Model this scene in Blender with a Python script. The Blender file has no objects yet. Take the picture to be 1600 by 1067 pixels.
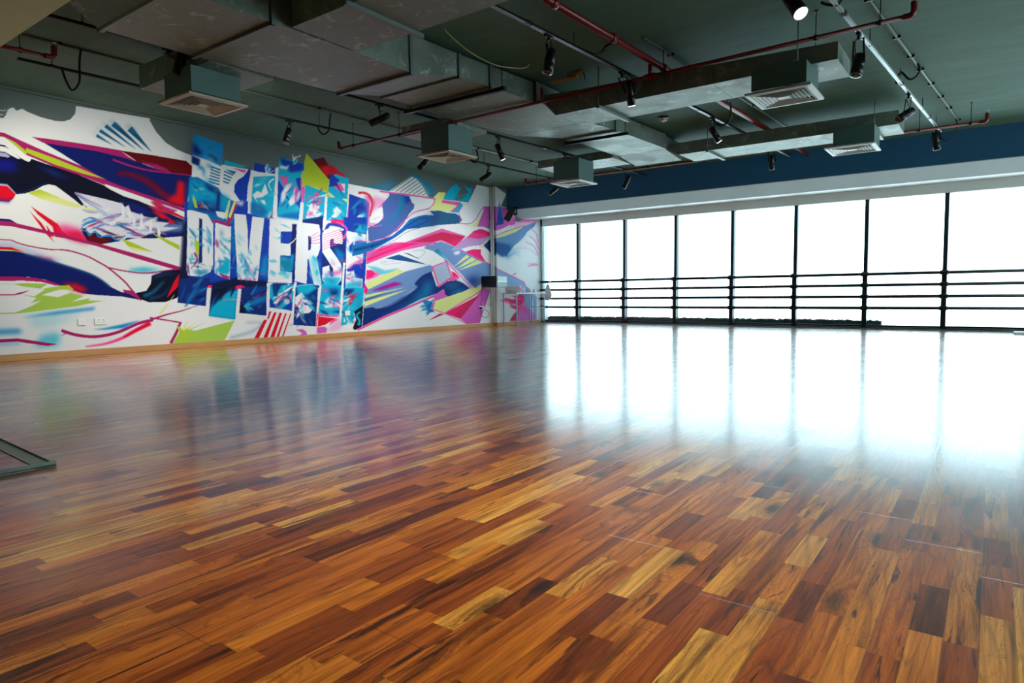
import bpy, math, random
import numpy as np
from mathutils import Vector, Matrix

# ------------------------------------------------------------------ camera, light, exposure
scene = bpy.context.scene
COL = scene.collection
YAW, PITCH, ROLL, FPX = -0.63150603, 0.07091466, -0.01071183, 1027.67
EYE = Vector((0.0, 0.0, 0.75))
FWD = Vector((math.sin(YAW)*math.cos(PITCH), math.cos(YAW)*math.cos(PITCH), -math.sin(PITCH)))
_r = Vector((math.cos(YAW), -math.sin(YAW), 0.0)); _u = _r.cross(FWD)
RT = _r*math.cos(ROLL)+_u*math.sin(ROLL)
UP = -_r*math.sin(ROLL)+_u*math.cos(ROLL)
cam_data = bpy.data.cameras.new('camera')
cam_data.sensor_width = 36.0
cam_data.lens = 36.0*FPX/1600.0
cam_data.clip_end = 500
cam = bpy.data.objects.new('camera', cam_data); COL.objects.link(cam)
m3 = Matrix((RT, UP, -FWD)).transposed()
cam.matrix_world = Matrix.Translation(EYE) @ m3.to_4x4()
scene.camera = cam

world = bpy.data.worlds.new('hazy_daylight'); scene.world = world; world.use_nodes = True
bg = world.node_tree.nodes['Background']
bg.inputs['Color'].default_value = (0.69, 0.895, 1.0, 1); bg.inputs['Strength'].default_value = 4.6
scene.view_settings.view_transform = 'Standard'; scene.view_settings.look = 'None'
scene.view_settings.gamma = 1.0; scene.view_settings.use_curve_mapping = False
scene.view_settings.exposure = 0.35
scene.cycles.use_denoising = True
scene.cycles.max_bounces = 10; scene.cycles.diffuse_bounces = 5; scene.cycles.glossy_bounces = 4
scene.cycles.transparent_max_bounces = 12
scene.cycles.sample_clamp_indirect = 8.0
SPOT_W = 128.0
FILL_W = 190.0

# ------------------------------------------------------------------ room numbers (metres)
XW, YW, CEIL = -9.75, 14.5, 3.33        # mural wall, window wall, ceiling
XR, YB = 4.0, -4.5                      # walls outside the picture
YBH, ZBH = 13.05, 2.80                  # bulkhead above the windows
STEP_Y, STEP_X = 12.60, -9.65           # shallow projection of the mural wall

def lin(c):
    c = c/255.0
    return c/12.92 if c <= 0.04045 else ((c+0.055)/1.055)**2.4
def rgb(r, g, b): return (lin(r), lin(g), lin(b), 1.0)

def ray(px, py): return FWD + RT*((px-800.0)/FPX) - UP*((py-533.5)/FPX)
def atz(px, py, z):
    d = ray(px, py); return EYE + d*((z-EYE.z)/d.z)
def aty(px, py, Y):
    d = ray(px, py); return EYE + d*(Y/d.y)
def atx(px, py, X):
    d = ray(px, py); return EYE + d*(X/d.x)

# ------------------------------------------------------------------ materials
class NT:
    def __init__(s, name):
        s.m = bpy.data.materials.new(name); s.m.use_nodes = True
        s.t = s.m.node_tree; s.b = s.t.nodes['Principled BSDF']; s.out = s.t.nodes['Material Output']
    def n(s, typ, **kw):
        nd = s.t.nodes.new(typ)
        for k, v in kw.items(): setattr(nd, k, v)
        return nd
    def put(s, sock, v):
        if hasattr(v, 'is_linked') or isinstance(v, bpy.types.NodeSocket): s.t.links.new(v, sock)
        elif v is not None: sock.default_value = v
    def math(s, op, a, b=None, c=None, clamp=False):
        nd = s.n('ShaderNodeMath', operation=op, use_clamp=clamp)
        for i, v in enumerate((a, b, c)):
            if v is not None: s.put(nd.inputs[i], v)
        return nd.outputs[0]
    def mix(s, f, a, b, bt='MIX'):
        nd = s.n('ShaderNodeMix', data_type='RGBA', blend_type=bt)
        s.put(nd.inputs[0], f); s.put(nd.inputs[6], a); s.put(nd.inputs[7], b)
        return nd.outputs[2]
    def noise(s, vec, scale, detail=3, rough=0.5, dist=0.0):
        nd = s.n('ShaderNodeTexNoise'); s.put(nd.inputs['Vector'], vec)
        nd.inputs['Scale'].default_value = scale; nd.inputs['Detail'].default_value = detail
        nd.inputs['Roughness'].default_value = rough; nd.inputs['Distortion'].default_value = dist
        return nd.outputs['Fac']
    def ramp(s, f, stops, interp='LINEAR'):
        nd = s.n('ShaderNodeValToRGB'); s.put(nd.inputs[0], f); cr = nd.color_ramp; cr.interpolation = interp
        while len(cr.elements) < len(stops): cr.elements.new(0.5)
        for e, (p, c) in zip(cr.elements, stops): e.position = p; e.color = c
        return nd.outputs[0]
    def maprange(s, v, a, b, c, d, smooth=False):
        nd = s.n('ShaderNodeMapRange'); nd.interpolation_type = 'SMOOTHSTEP' if smooth else 'LINEAR'
        s.put(nd.inputs[0], v)
        for i, q in zip((1, 2, 3, 4), (a, b, c, d)): nd.inputs[i].default_value = q
        return nd.outputs[0]
    def obj(s): return s.n('ShaderNodeTexCoord').outputs['Object']
    def bump(s, h, strength, dist=0.01):
        nd = s.n('ShaderNodeBump'); nd.inputs['Strength'].default_value = strength; nd.inputs['Distance'].default_value = dist
        s.put(nd.inputs['Height'], h); s.t.links.new(nd.outputs[0], s.b.inputs['Normal'])

def basic(name, col, rough=0.5, metal=0.0, vary=0.12, scale=6.0, bump=0.0, spec=0.5):
    q = NT(name); o = q.obj()
    f = q.noise(o, scale, 5, 0.6)
    dark = tuple(c*(1-vary) for c in col[:3])+(1,); lite = tuple(min(1, c*(1+vary)) for c in col[:3])+(1,)
    q.put(q.b.inputs['Base Color'], q.mix(f, dark, lite))
    q.b.inputs['Roughness'].default_value = rough; q.b.inputs['Metallic'].default_value = metal
    q.b.inputs['Specular IOR Level'].default_value = spec
    if bump: q.bump(q.noise(o, scale*12, 3), bump, 0.003)
    return q.m

def lamp_mat(name, col, strength):
    q = NT(name); q.b.inputs['Base Color'].default_value = col
    q.b.inputs['Emission Color'].default_value = col; q.b.inputs['Emission Strength'].default_value = strength
    return q.m

def make_floor_mat():
    q = NT('strip_wood_floor'); o = q.obj()
    sp = q.n('ShaderNodeSeparateXYZ'); q.put(sp.inputs[0], o); x, y = sp.outputs[0], sp.outputs[1]
    W, PW = 0.0635, 0.1905
    xs = q.math('DIVIDE', x, W); si = q.math('FLOOR', xs); fx = q.math('FRACT', xs)
    xp = q.math('DIVIDE', x, PW); pi_ = q.math('FLOOR', xp); fp = q.math('FRACT', xp)
    def wn(a, b=None):
        nd = q.n('ShaderNodeTexWhiteNoise', noise_dimensions='2D'); cb = q.n('ShaderNodeCombineXYZ')
        q.put(cb.inputs[0], a)
        if b is not None: q.put(cb.inputs[1], b)
        q.put(nd.inputs['Vector'], cb.outputs[0]); return nd.outputs['Value'], nd.outputs['Color']
    r1, _ = wn(si)
    yb = q.math('DIVIDE', q.math('ADD', y, q.math('MULTIPLY', r1, 7.3)), 0.40)
    yb = q.math('ADD', yb, q.math('MULTIPLY', q.math('SINE', q.math('ADD', q.math('MULTIPLY', yb, 2.1), q.math('MULTIPLY', r1, 6.28))), 0.36))
    bj = q.math('FLOOR', yb); fb = q.math('FRACT', yb)
    r2, c2 = wn(si, bj)
    sc = q.n('ShaderNodeSeparateXYZ'); q.put(sc.inputs[0], c2); ra, rb, rc = sc.outputs
    base = q.ramp(r2, [(0.0, rgb(112, 52, 16)), (0.10, rgb(150, 74, 20)), (0.34, rgb(186, 99, 26)), (0.60, rgb(210, 124, 34)),
                       (0.82, rgb(230, 154, 52)), (1.0, rgb(242, 186, 86))])
    def vec(ax, ay, az):
        cb = q.n('ShaderNodeCombineXYZ'); q.put(cb.inputs[0], ax); q.put(cb.inputs[1], ay); q.put(cb.inputs[2], az); return cb.outputs[0]
    off = q.math('MULTIPLY', ra, 40.0)
    xo, yo = q.math('ADD', x, q.math('MULTIPLY', ra, 3.0)), q.math('ADD', y, q.math('MULTIPLY', rb, 5.0))
    # knots: few, stretched along the board, they also bend the grain round them
    kv = q.n('ShaderNodeTexVoronoi'); wob = q.noise(vec(q.math('MULTIPLY', x, 30.0), q.math('MULTIPLY', y, 14.0), off), 1.0, 3, 0.6)
    q.put(kv.inputs['Vector'], vec(q.math('MULTIPLY', xo, 8.0), q.math('MULTIPLY', yo, 2.6), 0.0)); kv.inputs['Scale'].default_value = 1.0
    kd = q.math('ADD', kv.outputs['Distance'], q.math('MULTIPLY', q.math('SUBTRACT', wob, 0.5), 0.22))
    kc = q.n('ShaderNodeSeparateXYZ'); q.put(kc.inputs[0], kv.outputs['Color']); here = q.maprange(kc.outputs[0], 0.66, 0.70, 0.0, 1.0)
    bend = q.math('MULTIPLY', q.maprange(kd, 0.0, 0.55, 0.30, 0.0, True), here)
    g = q.noise(vec(q.math('ADD', q.math('MULTIPLY', xo, 26.0), q.math('MULTIPLY', bend, 6.0)), q.math('MULTIPLY', yo, 1.3), off), 1.0, 5, 0.6, 1.0)
    fine = q.noise(vec(q.math('MULTIPLY', xo, 190.0), q.math('MULTIPLY', yo, 5.0), off), 1.0, 3, 0.6, 0.2)
    ring = q.noise(vec(q.math('MULTIPLY', xo, 8.0), q.math('MULTIPLY', yo, 0.45), off), 1.0, 1, 0.5, 0.3)
    rings = q.math('ABSOLUTE', q.math('SINE', q.math('MULTIPLY', q.math('ADD', ring, bend), 62.0)))
    tone = q.ramp(g, [(0.35, (0.30, 0.22, 0.18, 1)), (0.44, (0.70, 0.62, 0.55, 1)), (0.52, (0.98, 0.95, 0.92, 1)), (0.64, (1.25, 1.30, 1.35, 1))])
    col = q.mix(0.9, base, tone, 'MULTIPLY')
    col = q.mix(q.maprange(rings, 0.0, 0.45, 0.50, 0.0), col, q.mix(0.75, col, rgb(60, 24, 9)))
    col = q.mix(q.maprange(fine, 0.36, 0.62, 0.28, 0.0), col, rgb(56, 24, 9))
    st = q.noise(vec(q.math('ADD', q.math('MULTIPLY', xo, 24.0), q.math('MULTIPLY', bend, 4.0)), q.math('MULTIPLY', yo, 1.7), q.math('MULTIPLY', rb, 9.0)), 1.0, 5, 0.68, 1.6)
    stm = q.math('MULTIPLY', q.maprange(st, 0.545, 0.63, 0.0, 0.88, True), q.maprange(rc, 0.30, 0.55, 0.15, 1.0))
    col = q.mix(stm, col, rgb(48, 20, 9))
    crack = q.math('ABSOLUTE', q.math('SUBTRACT', st, 0.50)); col = q.mix(q.math('MULTIPLY', q.maprange(crack, 0.0, 0.008, 0.75, 0.0), q.maprange(rb, 0.5, 0.6, 0.0, 1.0)), col, rgb(36, 15, 8))
    col = q.mix(q.math('MULTIPLY', q.maprange(kd, 0.06, 0.30, 0.92, 0.0, True), here), col, rgb(26, 12, 7))
    # seams: thin between strips, deeper between boards
    e_strip = q.math('MINIMUM', fx, q.math('SUBTRACT', 1.0, fx)); e_blk = q.math('MINIMUM', fb, q.math('SUBTRACT', 1.0, fb))
    s1 = q.maprange(e_strip, 0.0, 0.016, 0.30, 0.0); s2 = q.maprange(e_blk, 0.0, 0.0045, 0.35, 0.0)
    r3, _ = wn(pi_, 11.0)
    fe = q.math('FRACT', q.math('ADD', q.math('DIVIDE', y, 1.285), r3)); e_end = q.math('MINIMUM', fe, q.math('SUBTRACT', 1.0, fe))
    e_p = q.math('MINIMUM', fp, q.math('SUBTRACT', 1.0, fp))
    s3 = q.math('MAXIMUM', q.maprange(e_p, 0.0, 0.007, 0.75, 0.0), q.maprange(e_end, 0.0, 0.0012, 0.9, 0.0))
    seam = q.math('MAXIMUM', q.math('MAXIMUM', s1, s2), s3)
    col = q.mix(seam, col, rgb(35, 15, 8))
    q.put(q.b.inputs['Base Color'], col)
    rn = q.noise(o, 3.0, 4, 0.6)
    rough = q.math('ADD', q.maprange(rn, 0.3, 0.7, FLOOR_R-0.02, FLOOR_R+0.03), q.maprange(fine, 0.3, 0.7, 0.03, -0.01))
    q.put(q.b.inputs['Roughness'], rough)
    q.b.inputs['IOR'].default_value = 1.55
    q.b.inputs['Coat Weight'].default_value = 0.45; q.b.inputs['Coat Roughness'].default_value = 0.36; q.b.inputs['Coat IOR'].default_value = 1.5
    # relief: every board sits a hair differently
    re_, _ = wn(pi_, q.math('FLOOR', q.math('ADD', q.math('DIVIDE', y, 1.285), r3)))
    tilt = q.math('MULTIPLY', q.math('SUBTRACT', re_, 0.5), fp)
    cup = q.math('MULTIPLY', q.math('MULTIPLY', fe, q.math('SUBTRACT', 1.0, fe)), 0.6)
    h = q.math('ADD', q.math('MULTIPLY', q.math('ADD', tilt, cup), 0.00025), q.math('MULTIPLY', s3, -0.00022))
    h = q.math('ADD', h, q.math('MULTIPLY', q.noise(vec(q.math('MULTIPLY', x, 120.0), q.math('MULTIPLY', y, 3.0), 0.0), 1.0, 2, 0.5), 0.00006))
    nd = q.n('ShaderNodeBump'); nd.inputs['Strength'].default_value = 1.0; nd.inputs['Distance'].default_value = 1.0
    q.put(nd.inputs['Height'], h); q.t.links.new(nd.outputs[0], q.b.inputs['Normal'])
    return q.m
FLOOR_R = 0.145

def make_galv():
    q = NT('galvanised_sheet'); o = q.obj()
    a = q.noise(o, 2.2, 6, 0.65, 1.5); b = q.noise(o, 40.0, 3, 0.6)
    smear = q.maprange(q.noise(o, 4.5, 8, 0.75, 1.2), 0.54, 0.70, 0.0, 0.7, True)
    c = q.mix(a, rgb(84, 92, 84), rgb(158, 170, 156)); c = q.mix(q.math('MULTIPLY', b, 0.3), c, rgb(120, 128, 118))
    c = q.mix(smear, c, rgb(205, 212, 205)); q.put(q.b.inputs['Base Color'], c)
    q.b.inputs['Metallic'].default_value = 0.55; q.put(q.b.inputs['Roughness'], q.maprange(a, 0.3, 0.7, 0.38, 0.6))
    q.bump(q.noise(o, 1.6, 2), 0.25, 0.02)
    return q.m

def make_glass():
    q = NT('window_glass'); t = q.n('ShaderNodeBsdfTransparent'); t.inputs[0].default_value = (0.93, 0.965, 0.96, 1)
    g = q.n('ShaderNodeBsdfGlossy'); g.inputs['Roughness'].default_value = 0.02
    fr = q.n('ShaderNodeFresnel'); fr.inputs[0].default_value = 1.35
    mx = q.n('ShaderNodeMixShader'); q.put(mx.inputs[0], fr.outputs[0]); q.put(mx.inputs[1], t.outputs[0]); q.put(mx.inputs[2], g.outputs[0])
    q.t.links.new(mx.outputs[0], q.out.inputs[0]); return q.m

def make_oak():
    q = NT('light_oak'); o = q.obj(); mp = q.n('ShaderNodeMapping'); q.put(mp.inputs[0], o); mp.inputs['Scale'].default_value = (20, 1.2, 40)
    f = q.noise(mp.outputs[0], 1.5, 5, 0.6, 0.8)
    q.put(q.b.inputs['Base Color'], q.mix(f, rgb(160, 108, 50), rgb(206, 156, 88))); q.b.inputs['Roughness'].default_value = 0.4
    return q.m

def make_ceiling():
    q = NT('dark_painted_slab'); o = q.obj(); mp = q.n('ShaderNodeMapping'); q.put(mp.inputs[0], o); mp.inputs['Scale'].default_value = (0.8, 3.0, 1)
    f = q.noise(mp.outputs[0], 1.2, 6, 0.6, 1.0)
    q.put(q.b.inputs['Base Color'], q.mix(f, rgb(58, 86, 70), rgb(90, 126, 106))); q.b.inputs['Roughness'].default_value = 0.75
    q.bump(q.noise(o, 25, 3), 0.2, 0.004)
    return q.m

M = {}
M['floor'] = make_floor_mat(); M['galv'] = make_galv(); M['glass'] = make_glass(); M['oak'] = make_oak(); M['ceiling'] = make_ceiling()
M['galv_rail'] = basic('galvanised_strut', rgb(120, 130, 125), 0.45, 0.6)
M['blue_dark'] = basic('slate_blue_paint', rgb(34, 94, 132), 0.6, vary=0.06, scale=2)
M['wall_pale'] = basic('pale_wall_paint', rgb(176, 190, 190), 0.65, vary=0.04, scale=2)
M['soffit'] = basic('off_white_paint', rgb(222, 230, 226), 0.6, vary=0.03, scale=2)
M['plain_dark'] = basic('dark_grey_paint', rgb(70, 74, 76), 0.7)
M['grey_wall'] = basic('grey_green_paint', rgb(80, 92, 90), 0.6, vary=0.05)
M['table_leg'] = basic('dull_steel', rgb(128, 142, 148), 0.4, 0.5)
M['frame_alu'] = basic('matt_greenish_aluminium', rgb(172, 206, 196), 0.45, 0.25)
M['beige'] = basic('beige_wall_paint', rgb(228, 234, 180), 0.7, vary=0.05, scale=2, bump=0.1)
M['white_trim'] = basic('white_enamel', rgb(232, 236, 232), 0.35, vary=0.03)
M['mullion'] = basic('dark_teal_aluminium', rgb(20, 42, 52), 0.4, 0.2, vary=0.05)
M['barre'] = basic('black_green_lacquer', rgb(12, 26, 30), 0.35, vary=0.05)
M['alu'] = basic('brushed_aluminium', rgb(190, 200, 204), 0.35, 0.8, vary=0.08)
M['red'] = basic('red_pipe_enamel', rgb(120, 14, 20), 0.35, vary=0.12)
M['black'] = basic('black_plastic', rgb(14, 15, 17), 0.4, vary=0.1)
M['black_metal'] = basic('black_powder_coat', rgb(24, 26, 28), 0.35, 0.3, vary=0.1)
M['cable'] = basic('black_corrugated_hose', rgb(12, 13, 13), 0.6, vary=0.2, scale=60)
M['cable_y'] = basic('straw_coloured_cable', rgb(176, 160, 104), 0.5)
M['ochre'] = basic('ochre_metal', rgb(150, 122, 66), 0.55, vary=0.2)
M['diff_white'] = basic('white_diffuser_enamel', rgb(226, 230, 224), 0.4, vary=0.03)
M['diff_cream'] = basic('cream_diffuser_enamel', rgb(214, 206, 186), 0.45, vary=0.04)
M['plenum'] = basic('dark_insulation_foil', rgb(84, 112, 106), 0.5, 0.3, vary=0.12, scale=4)
M['track_white'] = basic('silver_track', rgb(196, 204, 200), 0.3, 0.5)
M['conduit'] = basic('grey_conduit', rgb(110, 122, 112), 0.45, 0.3)
M['white_plastic'] = basic('white_plastic', rgb(228, 232, 230), 0.35, vary=0.03)
M['paper'] = basic('white_paper', rgb(240, 240, 240), 0.7, vary=0.02)
M['pink'] = basic('pink_fabric', rgb(226, 120, 176), 0.8, vary=0.15, scale=20)
M['grey_grille'] = basic('grey_steel_panel', rgb(150, 166, 162), 0.45, 0.3)
M['moss'] = basic('dark_planting', rgb(24, 44, 40), 0.9, vary=0.4, scale=14)
M['lens'] = lamp_mat('lit_lens', (0.92, 0.95, 1.0, 1), 3.0)
M['lens_off'] = basic('unlit_lens', rgb(70, 64, 60), 0.15)
def make_blind():
    q = NT('white_blind_fabric'); t = q.n('ShaderNodeBsdfTranslucent'); t.inputs[0].default_value = (.93, .95, .93, 1)
    d = q.n('ShaderNodeBsdfDiffuse'); d.inputs[0].default_value = (.9, .92, .9, 1); mx = q.n('ShaderNodeMixShader'); mx.inputs[0].default_value = .6
    q.put(mx.inputs[1], d.outputs[0]); q.put(mx.inputs[2], t.outputs[0]); q.t.links.new(mx.outputs[0], q.out.inputs[0]); return q.m
M['blind'] = make_blind()
M['stone'] = basic('grey_sill_stone', rgb(120, 134, 140), 0.5)

# ------------------------------------------------------------------ mesh helpers
class MB:
    def __init__(s): s.v = []; s.f = []; s.sm = []
    def add(s, vs, fs, smooth=False):
        o = len(s.v); s.v += [tuple(p) for p in vs]; s.f += [tuple(i+o for i in f) for f in fs]; s.sm += [smooth]*len(fs); return s
    def box(s, a, b):
        x0, y0, z0 = a; x1, y1, z1 = b
        return s.add([(x0,y0,z0),(x1,y0,z0),(x1,y1,z0),(x0,y1,z0),(x0,y0,z1),(x1,y0,z1),(x1,y1,z1),(x0,y1,z1)],
                     [(0,3,2,1),(4,5,6,7),(0,1,5,4),(1,2,6,5),(2,3,7,6),(3,0,4,7)])
    def prism(s, bottom, top):
        n = len(bottom); fs = [tuple(reversed(range(n))), tuple(range(n, 2*n))]
        fs += [(i, (i+1) % n, n+(i+1) % n, n+i) for i in range(n)]
        return s.add(list(bottom)+list(top), fs)
    def bar(s, p, q, w, h=None, up=(0, 0, 1)):
        p, q = Vector(p), Vector(q); h = h or w; d = (q-p).normalized(); upv = Vector(up)
        if abs(d.dot(upv)) > .98: upv = Vector((1, 0, 0))
        a = d.cross(upv).normalized(); b = a.cross(d).normalized()
        c = [(-w/2, -h/2), (w/2, -h/2), (w/2, h/2), (-w/2, h/2)]
        return s.prism([p+a*i+b*j for i, j in c], [q+a*i+b*j for i, j in c])
    def tube(s, pts, r, n=12, caps=True, r1=None):
        pts = [Vector(p) for p in pts]; rings = []; prev = None
        for i, p in enumerate(pts):
            d = (pts[min(i+1, len(pts)-1)]-pts[max(i-1, 0)]).normalized()
            if prev is None:
                a = d.cross(Vector((0, 0, 1)));
                if a.length < .05: a = d.cross(Vector((1, 0, 0)))
            else: a = prev - d*prev.dot(d)
            a.normalize(); prev = a; b = d.cross(a); rr = r if r1 is None else r+(r1-r)*i/(len(pts)-1)
            rings.append([p+a*(rr*math.cos(2*math.pi*k/n))+b*(rr*math.sin(2*math.pi*k/n)) for k in range(n)])
        o = len(s.v); s.v += [tuple(v) for R in rings for v in R]
        for i in range(len(rings)-1):
            for k in range(n):
                s.f.append((o+i*n+k, o+i*n+(k+1) % n, o+(i+1)*n+(k+1) % n, o+(i+1)*n+k)); s.sm.append(True)
        if caps:
            s.f.append(tuple(o+k for k in reversed(range(n)))); s.sm.append(False)
            s.f.append(tuple(o+(len(rings)-1)*n+k for k in range(n))); s.sm.append(False)
        return s
    def lathe(s, p, axis, prof, n=20):     # prof: (distance along axis, radius)
        p = Vector(p); d = Vector(axis).normalized(); a = d.cross(Vector((0, 0, 1)))
        if a.length < .05: a = d.cross(Vector((1, 0, 0)))
        a.normalize(); b = d.cross(a); o = len(s.v)
        for t, r in prof:
            for k in range(n): s.v.append(tuple(p+d*t+a*(r*math.cos(2*math.pi*k/n))+b*(r*math.sin(2*math.pi*k/n))))
        for i in range(len(prof)-1):
            for k in range(n):
                s.f.append((o+i*n+k, o+i*n+(k+1) % n, o+(i+1)*n+(k+1) % n, o+(i+1)*n+k)); s.sm.append(True)
        s.f.append(tuple(o+k for k in reversed(range(n)))); s.sm.append(False)
        s.f.append(tuple(o+(len(prof)-1)*n+k for k in range(n))); s.sm.append(False)
        return s
    def build(s, name, mat, parent=None, bevel=0.0):
        me = bpy.data.meshes.new(name)
        base = parent_origin(parent)
        me.from_pydata([(x-base[0], y-base[1], z-base[2]) for x, y, z in s.v], [], s.f)
        me.polygons.foreach_set('use_smooth', s.sm); me.materials.append(mat); me.update()
        o = bpy.data.objects.new(name, me); COL.objects.link(o)
        if parent: o.parent = parent
        if bevel:
            b = o.modifiers.new('edge', 'BEVEL'); b.width = bevel; b.segments = 2; b.limit_method = 'ANGLE'
        return o
def parent_origin(p):
    x = y = z = 0.0
    while p is not None: x += p.location.x; y += p.location.y; z += p.location.z; p = p.parent
    return (x, y, z)
def tag(o, label, cat, group=None):
    o['label'] = label; o['category'] = cat
    if group: o['group'] = group
    return o
def struct(o, label=None):
    o['kind'] = 'structure'
    if label: o['label'] = label
    return o
def thing(name, label, cat, loc, group=None):
    o = bpy.data.objects.new(name, None); o.empty_display_size = .1; COL.objects.link(o); o.location = loc
    return tag(o, label, cat, group)
def arc(p0, p1, sag, n=14):     # a hanging cable between two points
    p0, p1 = Vector(p0), Vector(p1)
    return [p0.lerp(p1, i/n)-Vector((0, 0, 4*sag*(i/n)*(1-i/n))) for i in range(n+1)]
def spline(pts, n=6):
    P = [Vector(p) for p in pts]; out = []
    for i in range(len(P)-1):
        a, b, c, d = P[max(i-1, 0)], P[i], P[i+1], P[min(i+2, len(P)-1)]
        for k in range(n):
            t = k/n
            out.append(.5*((2*b)+(c-a)*t+(2*a-5*b+4*c-d)*t*t+(3*b-a-3*c+d)*t**3))
    out.append(P[-1]); return out
# ------------------------------------------------------------------ the mural: flat paint traced as a plan, then put on the wall
S = 2                                    # plan samples per unit
PX0, PY0, PXW, PYH = -64, 96, 912, 480
cw, ch = PXW*S, PYH*S
CV = np.zeros((ch, cw, 3), np.float32)
GX = (np.arange(cw)+.5)/S+PX0; GY = (np.arange(ch)+.5)/S+PY0
CR = {'A': (0, 130, 4.64), 'B': (0, 340, 4.64), 'C': (270, 190, 6.278), 'D': (430, 190, 6.278), 'E': (270, 350, 5.617),
      'F': (430, 350, 5.617), 'G': (560, 230, 6.277), 'H': (560, 380, 7.114), 'I': (700, 200, 5.333), 'J': (700, 380, 6.67), 'P': (0, 0, 1.0)}
K = dict(white=(236, 239, 241), grey=(96, 110, 108), mag=(176, 30, 108), pink=(232, 92, 172), orchid=(214, 96, 190), navy=(10, 26, 104),
         ink=(7, 11, 36), blue=(14, 62, 178), sky=(24, 146, 214), cyan=(4, 178, 216), teal=(10, 128, 168), red=(226, 8, 40), dred=(104, 4, 14),
         crim=(206, 36, 84), hot=(255, 24, 120), lime=(182, 204, 44), lime2=(168, 206, 82), yel=(226, 234, 150), steel=(112, 148, 200),
         steel2=(74, 104, 176), sea=(22, 84, 150), lav=(170, 172, 220), blk=(14, 20, 60), slate=(40, 96, 140), skin=(240, 190, 214),
         aqua=(110, 206, 222), mid=(6, 112, 186), deep=(10, 44, 120))
def px(crop, pts):
    x0, y0, s = CR[crop]
    out = []
    for p in pts:
        if len(p) == 3: a, b, c = CR[p[0]]; out.append((a+p[1]/c, b+p[2]/c))
        else: out.append((x0+p[0]/s, y0+p[1]/s))
    return np.array(out, float)
def smooth_closed(P, n=5):
    L = len(P); o = []
    for i in range(L):
        a, b, c, d = P[i-1], P[i], P[(i+1) % L], P[(i+2) % L]
        for k in range(n):
            t = k/n; o.append(.5*((2*b)+(c-a)*t+(2*a-5*b+4*c-d)*t*t+(3*b-a-3*c+d)*t**3))
    return np.array(o)
def smooth_open(P, n=6):
    o = []; L = len(P)
    for i in range(L-1):
        a, b, c, d = P[max(i-1, 0)], P[i], P[i+1], P[min(i+2, L-1)]
        for k in range(n):
            t = k/n; o.append(.5*((2*b)+(c-a)*t+(2*a-5*b+4*c-d)*t*t+(3*b-a-3*c+d)*t**3))
    o.append(P[-1]); return np.array(o)
def blur(m, r):
    r = int(round(r))
    if r < 1: return m
    for _ in range(2):
        for ax in (0, 1):
            p = np.pad(m, [(r+1, r) if a == ax else (0, 0) for a in (0, 1)], mode='edge'); c = np.cumsum(p, axis=ax, dtype=np.float64)
            k = 2*r+1
            m = ((c[k:] - c[:-k]) if ax == 0 else (c[:, k:]-c[:, :-k]))/k
    return m
def mask(P, soft=0):
    pad = int(soft*S*2+3)
    x0 = max(0, int((P[:, 0].min()-PX0)*S)-pad); x1 = min(cw, int((P[:, 0].max()-PX0)*S)+pad+1)
    y0 = max(0, int((P[:, 1].min()-PY0)*S)-pad); y1 = min(ch, int((P[:, 1].max()-PY0)*S)+pad+1)
    if x1 <= x0 or y1 <= y0: return None
    gx = GX[x0:x1][None, :]; gy = GY[y0:y1][:, None]; m = np.zeros((y1-y0, x1-x0), bool)
    n = len(P)
    for i in range(n):
        ax, ay = P[i]; bx, by = P[(i+1) % n]
        if ay == by: continue
        c = ((ay > gy) != (by > gy)) & (gx < (bx-ax)*(gy-ay)/(by-ay)+ax); m ^= c
    m = m.astype(np.float32)
    if soft: m = blur(m, soft*S)
    return (slice(y0, y1), slice(x0, x1)), m.astype(np.float32)
def kc(c): return np.array(K[c] if isinstance(c, str) else c, np.float32)
def put(P, c, soft=0, a=1.0, c2=None, g=None):
    r = mask(P, soft)
    if r is None: return
    sl, m = r; m = (m*a)[..., None]; col = kc(c)
    if c2 is not None:
        (ax, ay), (bx, by) = g; d = (bx-ax)**2+(by-ay)**2
        t = np.clip(((GX[sl[1]][None, :]-ax)*(bx-ax)+(GY[sl[0]][:, None]-ay)*(by-ay))/d, 0, 1)[..., None]
        col = kc(c)*(1-t)+kc(c2)*t
    CV[sl] = CV[sl]*(1-m)+col*m
def fill(crop, c, pts, soft=0, sm=False, a=1.0, c2=None, g=None):
    P = px(crop, pts)
    if sm: P = smooth_closed(P)
    if g: g = px(crop, g)
    put(P, c, soft, a, c2, g)
def stroke(crop, c, pts, w0, w1=None, soft=0, a=1.0, taper=False):
    P = px(crop, pts); s = CR[crop][2]; w0 = w0/s; w1 = w0 if w1 is None else w1/s
    if len(P) > 2: P = smooth_open(P)
    d = np.gradient(P, axis=0); d /= (np.linalg.norm(d, axis=1)[:, None]+1e-9); nn = np.stack([-d[:, 1], d[:, 0]], 1)
    t = np.linspace(0, 1, len(P)); w = w0+(w1-w0)*t
    if taper: w = w*np.sin(np.pi*np.clip(t, .02, .98))**.6
    w = w[:, None]/2
    put(np.concatenate([P+nn*w, (P-nn*w)[::-1]]), c, soft, a)
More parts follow.
